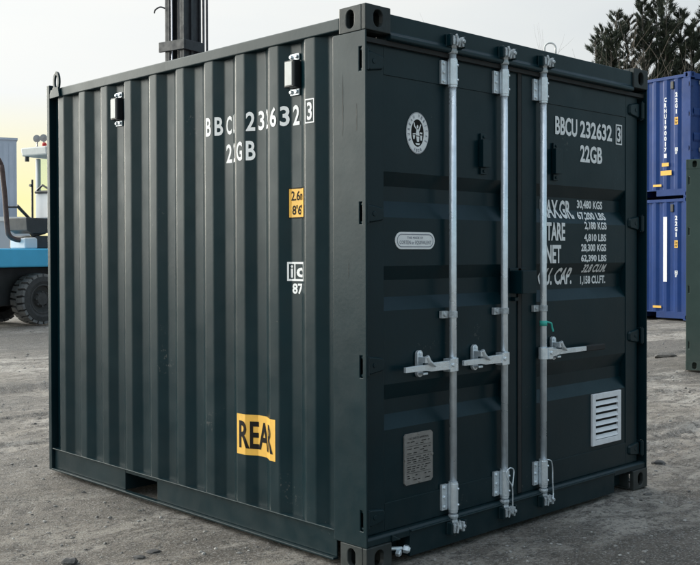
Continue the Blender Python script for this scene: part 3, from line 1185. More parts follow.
# ---- lock box over the door seam
bm = mb()
box(bm, 1.110, 1.232, -0.040, -0.034, 1.246, 1.368)
box(bm, 1.110, 1.116, -0.0338, 0.0455, 1.246, 1.368)
box(bm, 1.226, 1.232, -0.0338, 0.0455, 1.246, 1.368)
box(bm, 1.1165, 1.2255, -0.0338, 0.0455, 1.362, 1.368)
box(bm, 1.098, 1.240, 0.038, 0.0455, 1.362, 1.382)
box(bm, 1.120, 1.150, 0.020, 0.0455, 1.205, 1.226)
obj('lock_box', bm, 'paint', cont, bevel=0.003)

# ---- ventilators
def door_vent(x):
    bm = mb()
    z0, z1 = 1.868, 2.078
    prism(bm, [(x-0.030, z0+0.036), (x+0.034, z0+0.036), (x+0.034, z1-0.034), (x-0.030, z1-0.034)], 1, 0.016, 0.0455)
    for z in (z0, z1-0.0335):
        box(bm, x-0.022, x+0.026, 0.038, 0.0492, z, z+0.033)
        bolt_head(bm, (x+0.002, 0.038, z+0.016), (0, -1, 0), 0.008, 0.006, 8)
    return obj('ventilator', bm, 'paint', cont, bevel=0.006, seg=3)
door_vent(0.880)
door_vent(1.515)
def side_vent(yc, zc):
    bm = mb()
    h = 0.066
    prism(bm, [(0.0445, yc-0.040), (0.0445, yc+0.040), (0.006, yc+0.038), (0.000, yc+0.032), (0.000, yc-0.032), (0.006, yc-0.038)], 2, zc-h, zc+h)
    v = obj('ventilator', bm, 'plastic', cont, bevel=0.006, seg=3)
    bm = mb()
    box(bm, -0.004, -0.0005, yc-0.026, yc+0.027, zc-h+0.008, zc+h-0.008)  # pale colour stands in for sky reflected on the black front
    tag(obj('sky_sheen_plate', bm, 'palegrey', v, bevel=0.004), 'pale grey plate imitating sky reflection on the vent front')
    for s in (1, -1):
        bm = mb()
        z0, z1 = sorted((zc+s*(h+0.004), zc+s*(h+0.036)))
        box(bm, 0.036, 0.0445, yc-0.034, yc+0.034, z0, z1)
        for d in (-1, 1):
            bolt_head(bm, (0.036, yc+d*0.020, (z0+z1)/2), (-1, 0, 0), 0.011, 0.012, 8)
        obj('bracket', bm, 'galv', v, bevel=0.002)
side_vent(2.205, 2.342)
side_vent(0.541, 2.340)

# ---- louvred grille low on the right-hand door
vx0, vx1, vz0, vz1 = 1.880, 2.190, 0.320, 0.627
bm = mb()
t = 0.034
box(bm, vx0, vx0+t, 0.0335, 0.0495, vz0, vz1)
box(bm, vx1-t, vx1, 0.0335, 0.0495, vz0, vz1)
box(bm, vx0+t+0.0003, vx1-t-0.0003, 0.0335, 0.0495, vz0, vz0+t)
box(bm, vx0+t+0.0003, vx1-t-0.0003, 0.0335, 0.0495, vz1-t, vz1)
gr = obj('vent_grille', bm, 'vent', cont, bevel=0.003)
bm = mb()
ns = 6
for k in range(ns):
    za = vz0+t + (vz1-vz0-2*t)*k/ns
    zb = za + (vz1-vz0-2*t)/ns
    prism(bm, [(0.0335, za+0.004), (0.0355, za+0.003), (0.0470, zb-0.015), (0.0450, zb-0.013)], 0, vx0+t+0.0008, vx1-t-0.0008)
obj('louvre', bm, 'vent', gr)
bm = mb(); box(bm, vx0+t+0.0005, vx1-t-0.0005, 0.0475, 0.0492, vz0+t, vz1-t); obj('mesh_backing', bm, 'dark', gr)

# ---- lettering on the doors
def door_decal(bm2, name, ma, parent, off=0.0015, ribbed=True):
    cuts = []
    if ribbed:
        for r_ in RIBS:
            cuts += list(r_)
        cut2(bm2, 1, cuts)
    for v in bm2.verts:
        x, z = v.co.x, v.co.y
        v.co = (x, door_y(z)-off-0.0015, z)
    return obj_flip(name, bm2, ma, parent, (0, -1, 0))

LINES = [('BBCU', 1.522, 1.738, 2.128, 2.232), ('232632', 1.766, 2.104, 2.130, 2.230), ('22GB', 1.768, 1.998, 1.988, 2.088),
         ('MAX.GR.', 1.428, 1.735, 1.657, 1.763), ('30,480 KGS', 1.790, 2.057, 1.714, 1.770), ('67,200 LBS', 1.772, 2.064, 1.649, 1.702),
         ('TARE', 1.440, 1.618, 1.531, 1.633), ('2,180 KGS', 1.815, 2.047, 1.592, 1.644), ('4,810 LBS', 1.808, 2.041, 1.522, 1.573),
         ('NET', 1.432, 1.579, 1.404, 1.506), ('28,300 KGS', 1.778, 2.041, 1.463, 1.514), ('62,390 LBS', 1.778, 2.044, 1.404, 1.451),
         ('CU. CAP.', 1.410, 1.735, 1.280, 1.378), ('32.8 CU.M.', 1.822, 2.070, 1.346, 1.395), ('1,158 CU.FT.', 1.824, 2.090, 1.270, 1.326)]
b2d = mb()
for i_, (tx, x0, x1, z0, z1) in enumerate(LINES):
    if i_ == 3:
        text_into(b2d, '3', 2.162, 2.200, 2.134, 2.224, bold=0.03)
        frame2(b2d, 2.146, 2.216, 2.118, 2.240, 0.008)
        door_decal(b2d, 'code_lettering', 'white', doors[1])
        b2d = mb()
    text_into(b2d, tx, x0, x1, z0, z1, bold=0.03 if z1-z0 > 0.08 else 0.035)
door_decal(b2d, 'weight_lettering', 'white', doors[1])

# oval class emblem: white ring with small capitals, dark field with a figure
ex, ez, ea, eb = 0.391, 2.040, 0.079, 0.100
b2d = mb()
def oval2(bm, a, b, a2, b2, mi, n=48):
    o = [bm.verts.new((ex+a*math.cos(2*PI*k/n), ez+b*math.sin(2*PI*k/n), 0)) for k in range(n)]
    if a2 is None:
        f = bm.faces.new(o)
        f.material_index = mi
        return
    i = [bm.verts.new((ex+a2*math.cos(2*PI*k/n), ez+b2*math.sin(2*PI*k/n), 0)) for k in range(n)]
    for k in range(n):
        j = (k+1) % n
        f = bm.faces.new((o[k], o[j], i[j], i[k]))
        f.material_index = mi
oval2(b2d, ea, eb, 0.044, 0.066, 0)
oval2(b2d, 0.0438, 0.0658, None, None, 1)
emb = door_decal(b2d, 'emblem', ['white', 'black'], doors[0], ribbed=False)
b2d = mb()
def ring_text(s, a0, a1, flip):
    for i, ch in enumerate(s):
        if ch == ' ':
            continue
        a = a0 + (a1-a0)*i/(len(s)-1)
        tmp = mb()
        text_into(tmp, ch, -0.0015 if ch in '1I' else -0.0045, 0.0015 if ch in '1I' else 0.0045, -0.0075, 0.0075, bold=0.02)
        rr = a - PI/2 + (PI if flip else 0)
        px, pz = ex+0.0625*math.cos(a), ez+0.0835*math.sin(a)
        vm = {v: b2d.verts.new((px+v.co.x*math.cos(rr)-v.co.y*math.sin(rr), pz+v.co.x*math.sin(rr)+v.co.y*math.cos(rr), 0)) for v in tmp.verts}
        for f in tmp.faces:
            b2d.faces.new([vm[v] for v in f.verts])
        tmp.free()
ring_text('BUREAU VERITAS', R(205), R(-25), False)
ring_text('1828', R(250), R(290), True)
n0 = 40
for (r1, r2) in ((0.985, 0.965),):
    o = [b2d.verts.new((ex+ea*r1*math.cos(2*PI*k/n0), ez+eb*r1*math.sin(2*PI*k/n0), 0)) for k in range(n0)]
    i_ = [b2d.verts.new((ex+ea*r2*math.cos(2*PI*k/n0), ez+eb*r2*math.sin(2*PI*k/n0), 0)) for k in range(n0)]
    for k in range(n0):
        j = (k+1) % n0
        b2d.faces.new((o[k], o[j], i_[j], i_[k]))
door_decal(b2d, 'emblem_lettering', 'grey_ink', doors[0], off=0.0030, ribbed=False)
b2d = mb()
def poly2(pts):
    b2d.faces.new([b2d.verts.new((ex+x, ez+z, 0)) for x, z in pts])
# seated robed figure with raised arm, scales and base, in simple flat shapes
poly2([(-0.008, 0.018), (0.008, 0.018), (0.014, -0.012), (-0.012, -0.012)])
poly2([(-0.005, 0.022), (0.004, 0.022), (0.006, 0.034), (0.0, 0.040), (-0.006, 0.034)])
poly2([(0.006, 0.016), (0.020, 0.044), (0.026, 0.042), (0.012, 0.008)])
poly2([(-0.009, 0.016), (-0.024, 0.030), (-0.028, 0.050), (-0.022, 0.050), (-0.018, 0.033), (-0.006, 0.022)])
poly2([(-0.034, -0.004), (-0.014, -0.002), (-0.014, -0.006), (-0.034, -0.009)])
poly2([(-0.034, -0.012), (-0.018, -0.012), (-0.022, -0.030), (-0.030, -0.030)])
poly2([(0.016, 0.006), (0.034, 0.004), (0.032, -0.004), (0.016, -0.002)])
poly2([(0.018, -0.010), (0.033, -0.010), (0.030, -0.034), (0.020, -0.034)])
poly2([(-0.010, -0.016), (0.012, -0.016), (0.010, -0.042), (-0.004, -0.042)])
poly2([(-0.016, -0.048), (0.018, -0.048), (0.012, -0.057), (-0.010, -0.057)])
door_decal(b2d, 'emblem_figure', 'white', doors[0], off=0.0022, ribbed=False)

# capsule plate
b2d = mb()
def capsule(bm, x0, x1, z0, z1, y0, y1):
    r = (z1-z0)/2
    zc = (z0+z1)/2
    pts = []
    for k in range(13):
        a = -PI/2 + PI*k/12
        pts.append((x1-r+r*math.cos(a), zc+r*math.sin(a)))
    for k in range(13):
        a = PI/2 + PI*k/12
        pts.append((x0+r+r*math.cos(a), zc+r*math.sin(a)))
    prism(bm, pts, 1, y0, y1)
b2d.free()
bm = mb(); capsule(bm, 0.236, 0.512, 1.481, 1.563, 0.0462, 0.0500); cpl = obj('name_plate', bm, 'white', cont)
tag(cpl, 'capsule-shaped white material plate')
bm = mb()
r0 = []
for (dx_, dz_) in ((0.012, 0.011),):
    def ringpts(x0, x1, z0, z1):
        r = (z1-z0)/2
        zc = (z0+z1)/2
        return [(x1-r+r*math.cos(-PI/2+PI*k/12), zc+r*math.sin(-PI/2+PI*k/12)) for k in range(13)] + \
               [(x0+r+r*math.cos(PI/2+PI*k/12), zc+r*math.sin(PI/2+PI*k/12)) for k in range(13)]
    o = [bm.verts.new((p[0], p[1], 0)) for p in ringpts(0.247, 0.501, 1.491, 1.553)]
    i_ = [bm.verts.new((p[0], p[1], 0)) for p in ringpts(0.250, 0.498, 1.4945, 1.5495)]
    for k in range(26):
        j = (k+1) % 26
        bm.faces.new((o[k], o[j], i_[j], i_[k]))
text_into(bm, 'THIS MADE OF', 0.316, 0.428, 1.530, 1.541, bold=0.0)
text_into(bm, 'CORTEN or EQUIVALENT', 0.264, 0.486, 1.502, 1.522, bold=0.0)
for v in bm.verts:
    v.co = (v.co.x, 0.0452, v.co.y)
obj_flip('plate_lettering', bm, 'grey_ink', cpl, (0, -1, 0))

# approval plate
bm = mb()
px0, px1, pz0, pz1 = 0.290, 0.490, 0.351, 0.597
prism(bm, [(px0+0.012, pz0), (px1-0.012, pz0), (px1, pz0+0.012), (px1, pz1-0.012), (px1-0.012, pz1), (px0+0.012, pz1), (px0, pz1-0.012), (px0, pz0+0.012)], 1, 0.0415, 0.0492)
for x, z in ((px0+0.006, 0.475), (px1-0.006, 0.48), (0.39, pz1-0.006), (0.395, pz0+0.008)):
    lathe(bm, [(0.008, 0), (0.007, 0.004), (0, 0.005)], (x, 0.0415, z), (0, -1, 0), 12)
apl = obj('approval_plate', bm, 'plate', cont)
tag(apl, 'riveted grey metal approval plate')
bm = mb()
rn = random.Random(3)
z = pz1-0.020
text_into(bm, 'CSC SAFETY APPROVAL', px0+0.028, px1-0.028, z-0.010, z, bold=0.0)
z -= 0.020
row = 0
while z > pz0+0.020:
    if row % 4 == 2:
        rect2(bm, px0+0.014, px1-0.014, z-0.001, z+0.0006)
    else:
        x = px0+0.018
        while x < px1-0.03:
            w = rn.uniform(0.010, 0.038)
            if rn.random() < 0.72:
                rect2(bm, x, min(x+w, px1-0.016), z-0.0035, z)
            x += w+rn.uniform(0.004, 0.016)
    z -= 0.0108
    row += 1
for v in bm.verts:
    v.co = (v.co.x, 0.0405, v.co.y)
obj_flip('plate_lettering', bm, 'black', apl, (0, -1, 0))

# ---- lettering and stickers on the corrugated side
def side_decal(bm2, name, ma, parent, s0, off=0.0016):
    """2D sheet: x grows towards the doors (to the right as seen), measured from arc position s0"""
    cuts = [s0-a for a in ARC]
    cut2(bm2, 0, cuts)
    for v in bm2.verts:
        y, x = on_side(s0 - v.co.x, off)
        v.co = (x, y, v.co.y)
    return obj_flip(name, bm2, ma, parent, (-1, 0, 0))
def facet(y0, y1):
    return (arc_of(y0)+arc_of(y1))/2
def k_edges(k):
    y = Y0C + PITCH_C*k
    return {'out': (y, y+OUTW), 'hid': (y+OUTW, y+OUTW+0.068), 'inn': (y+OUTW+0.068, y+PITCH_C-SLW), 'slope': (y-SLW, y)}
b2d = mb()
S0 = ARC[-1]
def put(ch, k, part, z0, z1, w=0.050, sh=0.0):
    c = S0 - facet(*k_edges(k)[part]) + sh
    text_into(b2d, ch, c-w/2, c+w/2, z0, z1, bold=0.022)
za, zb = 2.093, 2.192
put('B', 3, 'out', za, zb, 0.046); put('B', 3, 'slope', za, zb, 0.050); put('C', 2, 'inn', za, zb, 0.047); put('U', 2, 'hid', za, zb, 0.050, -0.006)
put('2', 2, 'slope', za, zb, 0.052); put('3', 1, 'inn', za, zb, 0.048); put('2', 1, 'hid', za, zb, 0.050); put('6', 1, 'out', za, zb, 0.050)
put('3', 1, 'slope', za, zb, 0.052); put('2', 0, 'inn', za, zb, 0.050)
put('3', 0, 'out', za+0.008, zb-0.004, 0.036)
c = S0 - facet(*k_edges(0)['out'])
frame2(b2d, c-0.034, c+0.034, za-0.006, zb+0.012, 0.006)
side_decal(b2d, 'code_lettering', 'white', sidep, S0)
b2d = mb()
za, zb = 1.943, 2.043
put('2', 2, 'inn', za, zb, 0.050); put('2', 2, 'hid', za, zb, 0.050); put('G', 2, 'out', za, zb, 0.048, -0.004); put('B', 2, 'slope', za, zb, 0.054)
side_decal(b2d, 'type_lettering', 'white', sidep, S0)

# amber height sticker
sA = arc_of(0.592)
b2d = mb(); rect2(b2d, 0, 0.150, 1.634, 1.786); st = side_decal(b2d, 'height_sticker', 'black', sidep, sA)
b2d = mb(); rect2(b2d, 0.006, 0.144, 1.640, 1.780); side_decal(b2d, 'sticker_face', 'yellow', sidep, sA, 0.0026)
b2d = mb()
text_into(b2d, '2.6m', 0.018, 0.126, 1.722, 1.770, bold=0.02)
text_into(b2d, "8'6\"", 0.026, 0.118, 1.652, 1.700, bold=0.02)
side_decal(b2d, 'sticker_lettering', 'black', sidep, sA, 0.0036)
# ic mark
b2d = mb()
frame2(b2d, 0, 0.140, 1.326, 1.420, 0.010)
rect2(b2d, 0.044, 0.053, 1.336, 1.410)
text_into(b2d, 'i', 0.019, 0.034, 1.342, 1.404, bold=0.02)
text_into(b2d, 'c', 0.062, 0.122, 1.344, 1.392, bold=0.03)
text_into(b2d, '87', 0.030, 0.112, 1.262, 1.314, bold=0.03)
side_decal(b2d, 'approval_mark', 'white', sidep, arc_of(0.598))
# REAR plate
sR = arc_of(0.985)
b2d = mb(); rect2(b2d, 0, arc_of(0.985)-arc_of(0.668), 0.418, 0.628); side_decal(b2d, 'warning_sticker', 'yellow', sidep, sR)
b2d = mb()
text_into(b2d, 'REAR', 0.020, arc_of(0.985)-arc_of(0.668)-0.018, 0.452, 0.594, bold=0.022)
side_decal(b2d, 'sticker_lettering', 'black', sidep, sR, 0.0028)

# ------------------------------------------------------------------ simpler containers in the background
def background_container(root, length, height, paint, pocket, door_y_neg=True):
    """same frame as above: doors at y=0, sides at x=0 and x=W; origin at a bottom corner"""
    H = height
    for sx, x0 in ((-1, 0), (1, W_-0.162)):
        for sy, y0 in ((-1, 0), (1, length-0.178)):
            for z0 in (0, H-0.118):
                bm = mb()
                casting(bm, x0, x0+0.162, y0, y0+0.178, z0, z0+0.118, sx, sy)
                obj('corner_casting', bm, paint, root, bevel=0.004)
    for mir in (False, True):
        bm = mb()
        nt_ = [(H*f-0.05, H*f+0.05) for f in (0.12, 0.385, 0.66, 0.9)]
        post(bm, mir, nt_, 0.118, H-0.118, 0.20)
        obj('corner_post', bm, paint, root, bevel=0.004)
        bm = mb()
        xa, xb = (0.004, 0.15) if not mir else (W_-0.15, W_-0.004)
        box(bm, xa, xb, length-0.17, length-0.004, 0.1185, H-0.1185)
        obj('corner_post', bm, paint, root, bevel=0.006)
        f = (lambda a, b: (W_-b, W_-a)) if mir else (lambda a, b: (a, b))
        xa, xb = f(0.003, 0.06)
        bm = mb(); box(bm, xa, xb, 0.1785, length-0.1785, H-0.10, H-0.035); obj('top_side_rail', bm, paint, root, bevel=0.005)
        bm = mb()
        xa, xb = f(0.012, 0.05)
        yy = [0.1785]
        for p0 in pocket:
            yy += [p0, p0+0.36]
        yy.append(length-0.1785)
        for i in range(0, len(yy), 2):
            box(bm, xa, xb, yy[i], yy[i+1], 0.03, 0.17)
        for p0 in pocket:
            box(bm, xa, xb, p0+0.0003, p0+0.3597, 0.145, 0.17)
            xc = W_/2
            for q in (p0-0.008, p0+0.3605):
                a_, b_ = sorted((xb+0.001 if not mir else xa-0.001, xc))
                box(bm, a_, b_, q, q+0.007, 0.03, 0.145)
        obj('bottom_side_rail', bm, paint, root, bevel=0.003)
        bm = mb()
        pts = [(0.2005, 0.046)]
        y = 0.26
        while y < length-0.35:
            pts += [(y, 0.046), (y+0.068, 0.010), (y+0.140, 0.010), (y+0.208, 0.046)]
            y += 0.278
        pts.append((length-0.1705, 0.046))
        for a, b in zip(pts, pts[1:]):
            q = [(W_-x if mir else x, yv, z) for (yv, x), z in ((a, 0.165), (b, 0.165), (b, H-0.098), (a, H-0.098))]
            bm.faces.new([bm.verts.new(p) for p in q])
        bmesh.ops.remove_doubles(bm, verts=bm.verts, dist=1e-5)
        sp = obj('side_panel', bm, paint, root)
        if not mir:
            side = sp
    bm = mb(); box(bm, 0.061, W_-0.061, 0.1, length-0.01, H-0.05, H-0.038); obj('roof_panel', bm, paint, root)
    bm = mb(); box(bm, 0.16, W_-0.16, length-0.06, length-0.03, 0.03, H-0.04); obj('end_panel', bm, paint, root)
    bm = mb(); box(bm, 0.163, W_-0.163, 0.012, 0.10, H-0.14, H-0.02); obj('door_header', bm, paint, root, bevel=0.004)
    bm = mb(); box(bm, 0.163, W_-0.163, 0.012, 0.10, 0.02, 0.15); obj('door_sill', bm, paint, root, bevel=0.004)
    bm = mb(); box(bm, 0.06, W_-0.06, 0.11, length-0.07, 0.15, 0.16); obj('floor', bm, 'dark', root)
    for x0, x1 in ((0.04, 1.205), (1.225, W_-0.04)):
        bm = mb()
        box(bm, x0, x1, 0.05, 0.10, 0.155, H-0.145)
        for k in range(3):
            zc = H*(0.28+0.2*k)
            prism(bm, [(0.0495, zc-0.10), (0.030, zc-0.05), (0.030, zc+0.05), (0.0495, zc+0.10)], 0, x0+0.12, x1-0.12)
        d_ = obj('door', bm, paint, root, bevel=0.003)
        for xx in (x0+0.35, x1-0.22):
            bm = mb()
            tube(bm, [(xx, 0.012, 0.10), (xx, 0.012, H-0.08)], 0.018, 10)
            for zz in (0.22, H*0.38, H-0.2):
                box(bm, xx-0.06, xx+0.03, -0.010, 0.029, zz-0.04, zz+0.04)
            obj('locking_bar', bm, 'galv_dark', root)
    for mir in (False, True):
        for za, zb in nt_:
            obj('hinge', hinge(mir, za, zb), paint, root)
    return side

def bg_decal(bm2, name, ma, side, off=0.0):
    """2D sheet in (distance from the door corner towards the right = -y, z) on the outer plane of the left side"""
    for v in bm2.verts:
        v.co = (0.0085-off, -v.co.x, v.co.y)
    return obj_flip(name, bm2, ma, side, (-1, 0, 0))

def vertical_text(bm2, s, xc, ztop, step, w, h):
    for i, ch in enumerate(s):
        if ch == ' ':
            continue
        z = ztop - i*step
        ww = w if ch not in '1I' else w*0.4
        text_into(bm2, ch, xc-ww/2, xc+ww/2, z-h, z, bold=0.05)

BH = 2.591
bpos, brz = (16.05, 6.95), -0.139
for lvl in (0, 1):
    root = thing('shipping_container', (bpos[0], bpos[1], 0.045+lvl*(BH+0.004)), brz)
    if lvl:
        tag(root, 'blue corrugated container stacked on top of another blue one, marked with a white vertical code', 'shipping container', 'stacked blue containers')
    else:
        tag(root, 'blue corrugated container on the ground carrying another, with a blank white vertical strip', 'shipping container', 'stacked blue containers')
    sp = background_container(root, 2.991, BH, 'blue', [0.87, 1.77])
    # outer flats lie at y = .328-.400, .606-.678, .884-.956
    b2d = mb(); vertical_text(b2d, '22G1', -0.362, 2.20, 0.118, 0.062, 0.095); bg_decal(b2d, 'lettering', 'white', sp)
    if lvl:
        b2d = mb(); vertical_text(b2d, 'CRHU190017', -0.640, 2.12, 0.118, 0.062, 0.095); bg_decal(b2d, 'lettering', 'white', sp)
        b2d = mb(); rect2(b2d, -0.675, -0.605, 0.84, 0.93); bg_decal(b2d, 'check_digit_patch', 'white', sp)
    else:
        b2d = mb(); rect2(b2d, -0.688, -0.592, 0.80, 2.18); bg_decal(b2d, 'blank_strip', 'white', sp)
    b2d = mb()
    frame2(b2d, -0.395, -0.322, 0.96, 1.04, 0.012)
    text_into(b2d, 'ic', -0.380, -0.338, 0.98, 1.03, bold=0.05)
    text_into(b2d, '87', -0.385, -0.340, 0.90, 0.95, bold=0.05)
    bg_decal(b2d, 'approval_mark', 'white', sp)
    b2d = mb(); rect2(b2d, -0.405, -0.318, 1.52, 1.68); bg_decal(b2d, 'height_sticker', 'yellow', sp, 0.001)
    for r4 in (((-0.73, -0.55, 0.66, 0.735), (-0.76, -0.48, 0.47, 0.57)) if lvl else ()) + ((-0.96, -0.74, 0.235, 0.285),):
        b2d = mb(); rect2(b2d, *r4); bg_decal(b2d, 'warning_sticker', 'yellow', sp, 0.001)
    b2d = mb()
    text_into(b2d, '2.6m', -0.396, -0.327, 1.61, 1.66, bold=0.03)
    text_into(b2d, "8'6\"", -0.396, -0.327, 1.54, 1.59, bold=0.03)
    bg_decal(b2d, 'sticker_lettering', 'black', sp, 0.002)
    bm = mb()
    box(bm, -0.004, 0.044, 0.425, 0.50, 2.28, 2.44)
    obj('ventilator', bm, 'plastic', root, bevel=0.01)

# grey-green container at the right edge: its side faces the camera, doors to the left
ng = (-F_*math.cos(R(22)) - R_*math.sin(R(22)))
ng.z = 0
grz = math.atan2(ng.y, ng.x)
corner = Vector((8.17, 2.82, 0.015))
gx = Vector((math.cos(grz), math.sin(grz), 0))
root = thing('shipping_container', corner - gx*W_, grz)
tag(root, 'grey-green container cut off by the right edge, its corner in front of the blue stack', 'shipping container')
background_container(root, 6.058, 2.591, 'green2', [1.82, 3.87])

# ------------------------------------------------------------------ forklift
TR = thing('forklift_truck', (6.22, 15.8, 0.045), 0.2)
tag(TR, 'big sky-blue forklift truck with raised black mast, half hidden behind the green container', 'forklift')
bm = mb()
prism(bm, [(-2.6, 1.16), (3.9, 1.16), (3.9, 1.50), (3.2, 1.535), (-2.2, 1.53), (-2.5, 1.46)], 1, 0.0, 1.75)
obj('body', bm, 'tblue', TR, bevel=0.03)
bm = mb()
prism(bm, [(-2.7, 0.42), (-1.15, 0.42), (-1.05, 1.155), (-2.7, 1.155)], 1, 0.04, 1.70)
obj('counterweight', bm, 'tgrey', TR, bevel=0.04)
bm = mb()
box(bm, -1.0, 3.8, 0.50, 1.25, 0.38, 1.155)
box(bm, 0.75, 2.7, 0.08, 0.49, 0.40, 1.10)
obj('chassis', bm, 'tgrey', TR, bevel=0.02)
def wheel(cx, cyv, sgn):
    bm = mb()
    R0w, wdt = 0.515, 0.40
    yo = 0.0
    prof = [(0.30, 0.02), (0.36, 0.0), (0.45, 0.008), (0.478, 0.04), (0.482, 0.20), (0.478, 0.36), (0.45, 0.392), (0.36, 0.40), (0.30, 0.38)]
    lathe(bm, prof, (cx, cyv, 0.515), (0, sgn, 0), 48)
    nl = 22
    for k in range(nl):                         # chunky tread lugs in two staggered rows
        for half in (0, 1):
            a = 2*PI*(k+0.5*half)/nl
            t0, t1 = (0.012, 0.19) if half == 0 else (0.21, 0.388)
            w = 0.112
            for_v = []
            for rr in (0.470, 0.524):
                for yy, sk in ((t0, 0.0), (t1, 0.35*w)):
                    for s in (-1, 1):
                        aa = a + (s*w + (sk if half == 0 else -sk))/0.5*(0.5 if rr < 0.5 else 0.44)
                        if half == 0 and yy == t0 or half == 1 and yy == t1:
                            r2 = rr-0.014
                        else:
                            r2 = rr
                        for_v.append(bm.verts.new((cx+r2*math.cos(aa), cyv+sgn*yy, 0.515+r2*math.sin(aa))))
            v = for_v
            for q in ((0, 1, 3, 2), (4, 6, 7, 5), (0, 4, 5, 1), (2, 3, 7, 6), (0, 2, 6, 4), (1, 5, 7, 3)):
                bm.faces.new([v[i] for i in q]).material_index = 1
    w_ = obj('wheel', bm, ['sidewall', 'tyre'], TR)
    bm = mb()
    lathe(bm, [(0.305, 0.03), (0.30, 0.012), (0.275, 0.012), (0.262, 0.09), (0.17, 0.11), (0.13, 0.05), (0.12, 0.035), (0.0, 0.03)], (cx, cyv, 0.515), (0, sgn, 0), 40)
    for k in range(8):
        a = 2*PI*k/8
        bolt_head(bm, (cx+0.145*math.cos(a), cyv+sgn*0.075, 0.515+0.145*math.sin(a)), (0, -sgn, 0), 0.022, 0.04, 6)
    obj('rim', bm, 'rim', w_)
wheel(0.0, 0.0, 1)
wheel(3.3, 0.0, 1)
wheel(0.0, 1.75, -1)
wheel(3.3, 1.75, -1)
# exhaust with a strut
bm = mb()
tube(bm, smooth_path([(-1.25, 0.5, 3.48), (-0.90, 0.5, 3.40), (-0.70, 0.5, 3.34), (-0.60, 0.5, 3.20)]), 0.042, 10)
tube(bm, smooth_path([(-0.600, 0.5, 3.20), (-0.530, 0.5, 2.6), (-0.480, 0.5, 1.96), (-0.42, 0.5, 1.78), (-0.26, 0.5, 1.71), (-0.10, 0.5, 1.71)]), [0.05]*31, 12)
obj('exhaust_pipe', bm, 'pipe', TR, smooth=True)
bm = mb()
tube(bm, [(-0.50, 0.5, 2.36), (-0.25, 0.5, 2.37)], 0.020, 8)
tube(bm, [(-0.25, 0.5, 2.40), (0.12, 0.5, 2.08), (0.3, 0.5, 1.98)], [0.035, 0.03, 0.02], 8)
obj('support_strut', bm, 'tgrey', TR)
bm = mb(); prism(bm, [(-0.20, 1.535), (0.10, 1.535), (0.10, 1.73), (0.06, 1.76), (-0.20, 1.74)], 1, 0.32, 0.80); obj('tool_box', bm, 'twhite', TR, bevel=0.02)
bm = mb(); box(bm, 0.14, 0.50, 0.42, 1.30, 1.536, 1.80); obj('engine_cover', bm, 'tgrey', TR, bevel=0.02)
bm = mb()
prism(bm, [(-0.10, 1.90), (0.02, 1.84), (0.55, 1.86), (0.55, 2.16), (-0.12, 2.16)], 1, 0.38, 0.95)
tube(bm, [(0.02, 0.5, 1.95), (0.12, 0.5, 1.81), (0.42, 0.5, 1.88)], 0.05, 8)
obj('air_filter', bm, 'tgrey', TR, bevel=0.02)
# cab
bm = mb()
x0, x1, y0, y1 = 0.55, 1.75, 0.36, 0.97
prism(bm, [(x0, 2.17), (x0+0.30, 2.165), (x0+0.45, 1.536), (x1, 1.536), (x1, 2.68), (x0, 2.70)], 1, y0, y1)
for xx, yy in ((x0, y0), (x0, y1-0.08), (x1-0.08, y0), (x1-0.08, y1-0.08)):
    box(bm, xx, xx+0.09, yy, yy+0.08, 2.685, 3.43)
cab = obj('cab', bm, 'twhite', TR, bevel=0.02)
bm = mb(); prism(bm, [(x0-0.26, 3.46), (x1+0.15, 3.44), (x1+0.15, 3.56), (x0-0.28, 3.64)], 1, y0-0.10, y1+0.10); obj('roof', bm, 'palegrey', cab, bevel=0.03)
bm = mb(); box(bm, x0+0.10, x1-0.10, y0+0.03, y0+0.045, 2.71, 3.42); obj('window', bm, 'glass', cab)
bm = mb(); box(bm, x0+0.03, x0+0.045, y0+0.09, y1-0.09, 2.71, 3.42); obj('window', bm, 'glass', cab)
bm = mb(); prism(bm, [(0.85, 2.69), (1.35, 2.69), (1.35, 2.88), (1.02, 2.92), (0.96, 3.30), (0.85, 3.30)], 1, 0.45, 0.88); obj('seat', bm, 'plastic', cab, bevel=0.03)
bm = mb()
tube(bm, [(x0-0.03, y1-0.10, 2.76), (x0-0.05, y1-0.30, 2.86), (x0-0.04, y0+0.05, 2.74)], 0.022, 8)
tube(bm, [(x0-0.03, y1-0.05, 2.72), (x0-0.03, y0+0.05, 2.72)], 0.03, 8)
obj('mirror_arm', bm, 'tgrey', cab)
bm = mb(); tube(bm, [(0.42, 0.90, 2.15), (0.42, 0.90, 2.98)], 0.022, 8); tube(bm, [(0.42, 0.90, 2.85), (0.36, 0.90, 2.86)], 0.03, 8); obj('grab_rail', bm, 'tgrey', cab)
for xx, yy in ((0.45, 0.77), (0.45, 0.55)):
    bm = mb()
    lathe(bm, [(0, 0.06), (0.05, 0.05), (0.078, 0.0), (0.078, -0.02), (0, -0.03)], (xx, yy, 3.83), (0.85, 0.5, 0), 16)
    tube(bm, [(xx, yy, 3.60), (xx, yy, 3.77)], 0.015, 8)
    obj('work_light', bm, 'lens', cab)
bm = mb(); lathe(bm, [(0, 0), (0.05, 0), (0.05, 0.07), (0.03, 0.10), (0, 0.10)], (0.36, 0.42, 3.62), (0, 0, 1), 12); obj('warning_beacon', bm, 'red', cab)
bm = mb(); lathe(bm, [(0, 0), (0.045, 0), (0.045, -0.11), (0, -0.11)], (x0-0.18, y1+0.03, 3.47), (0, 0, 1), 12); obj('work_light', bm, 'tgrey', cab)
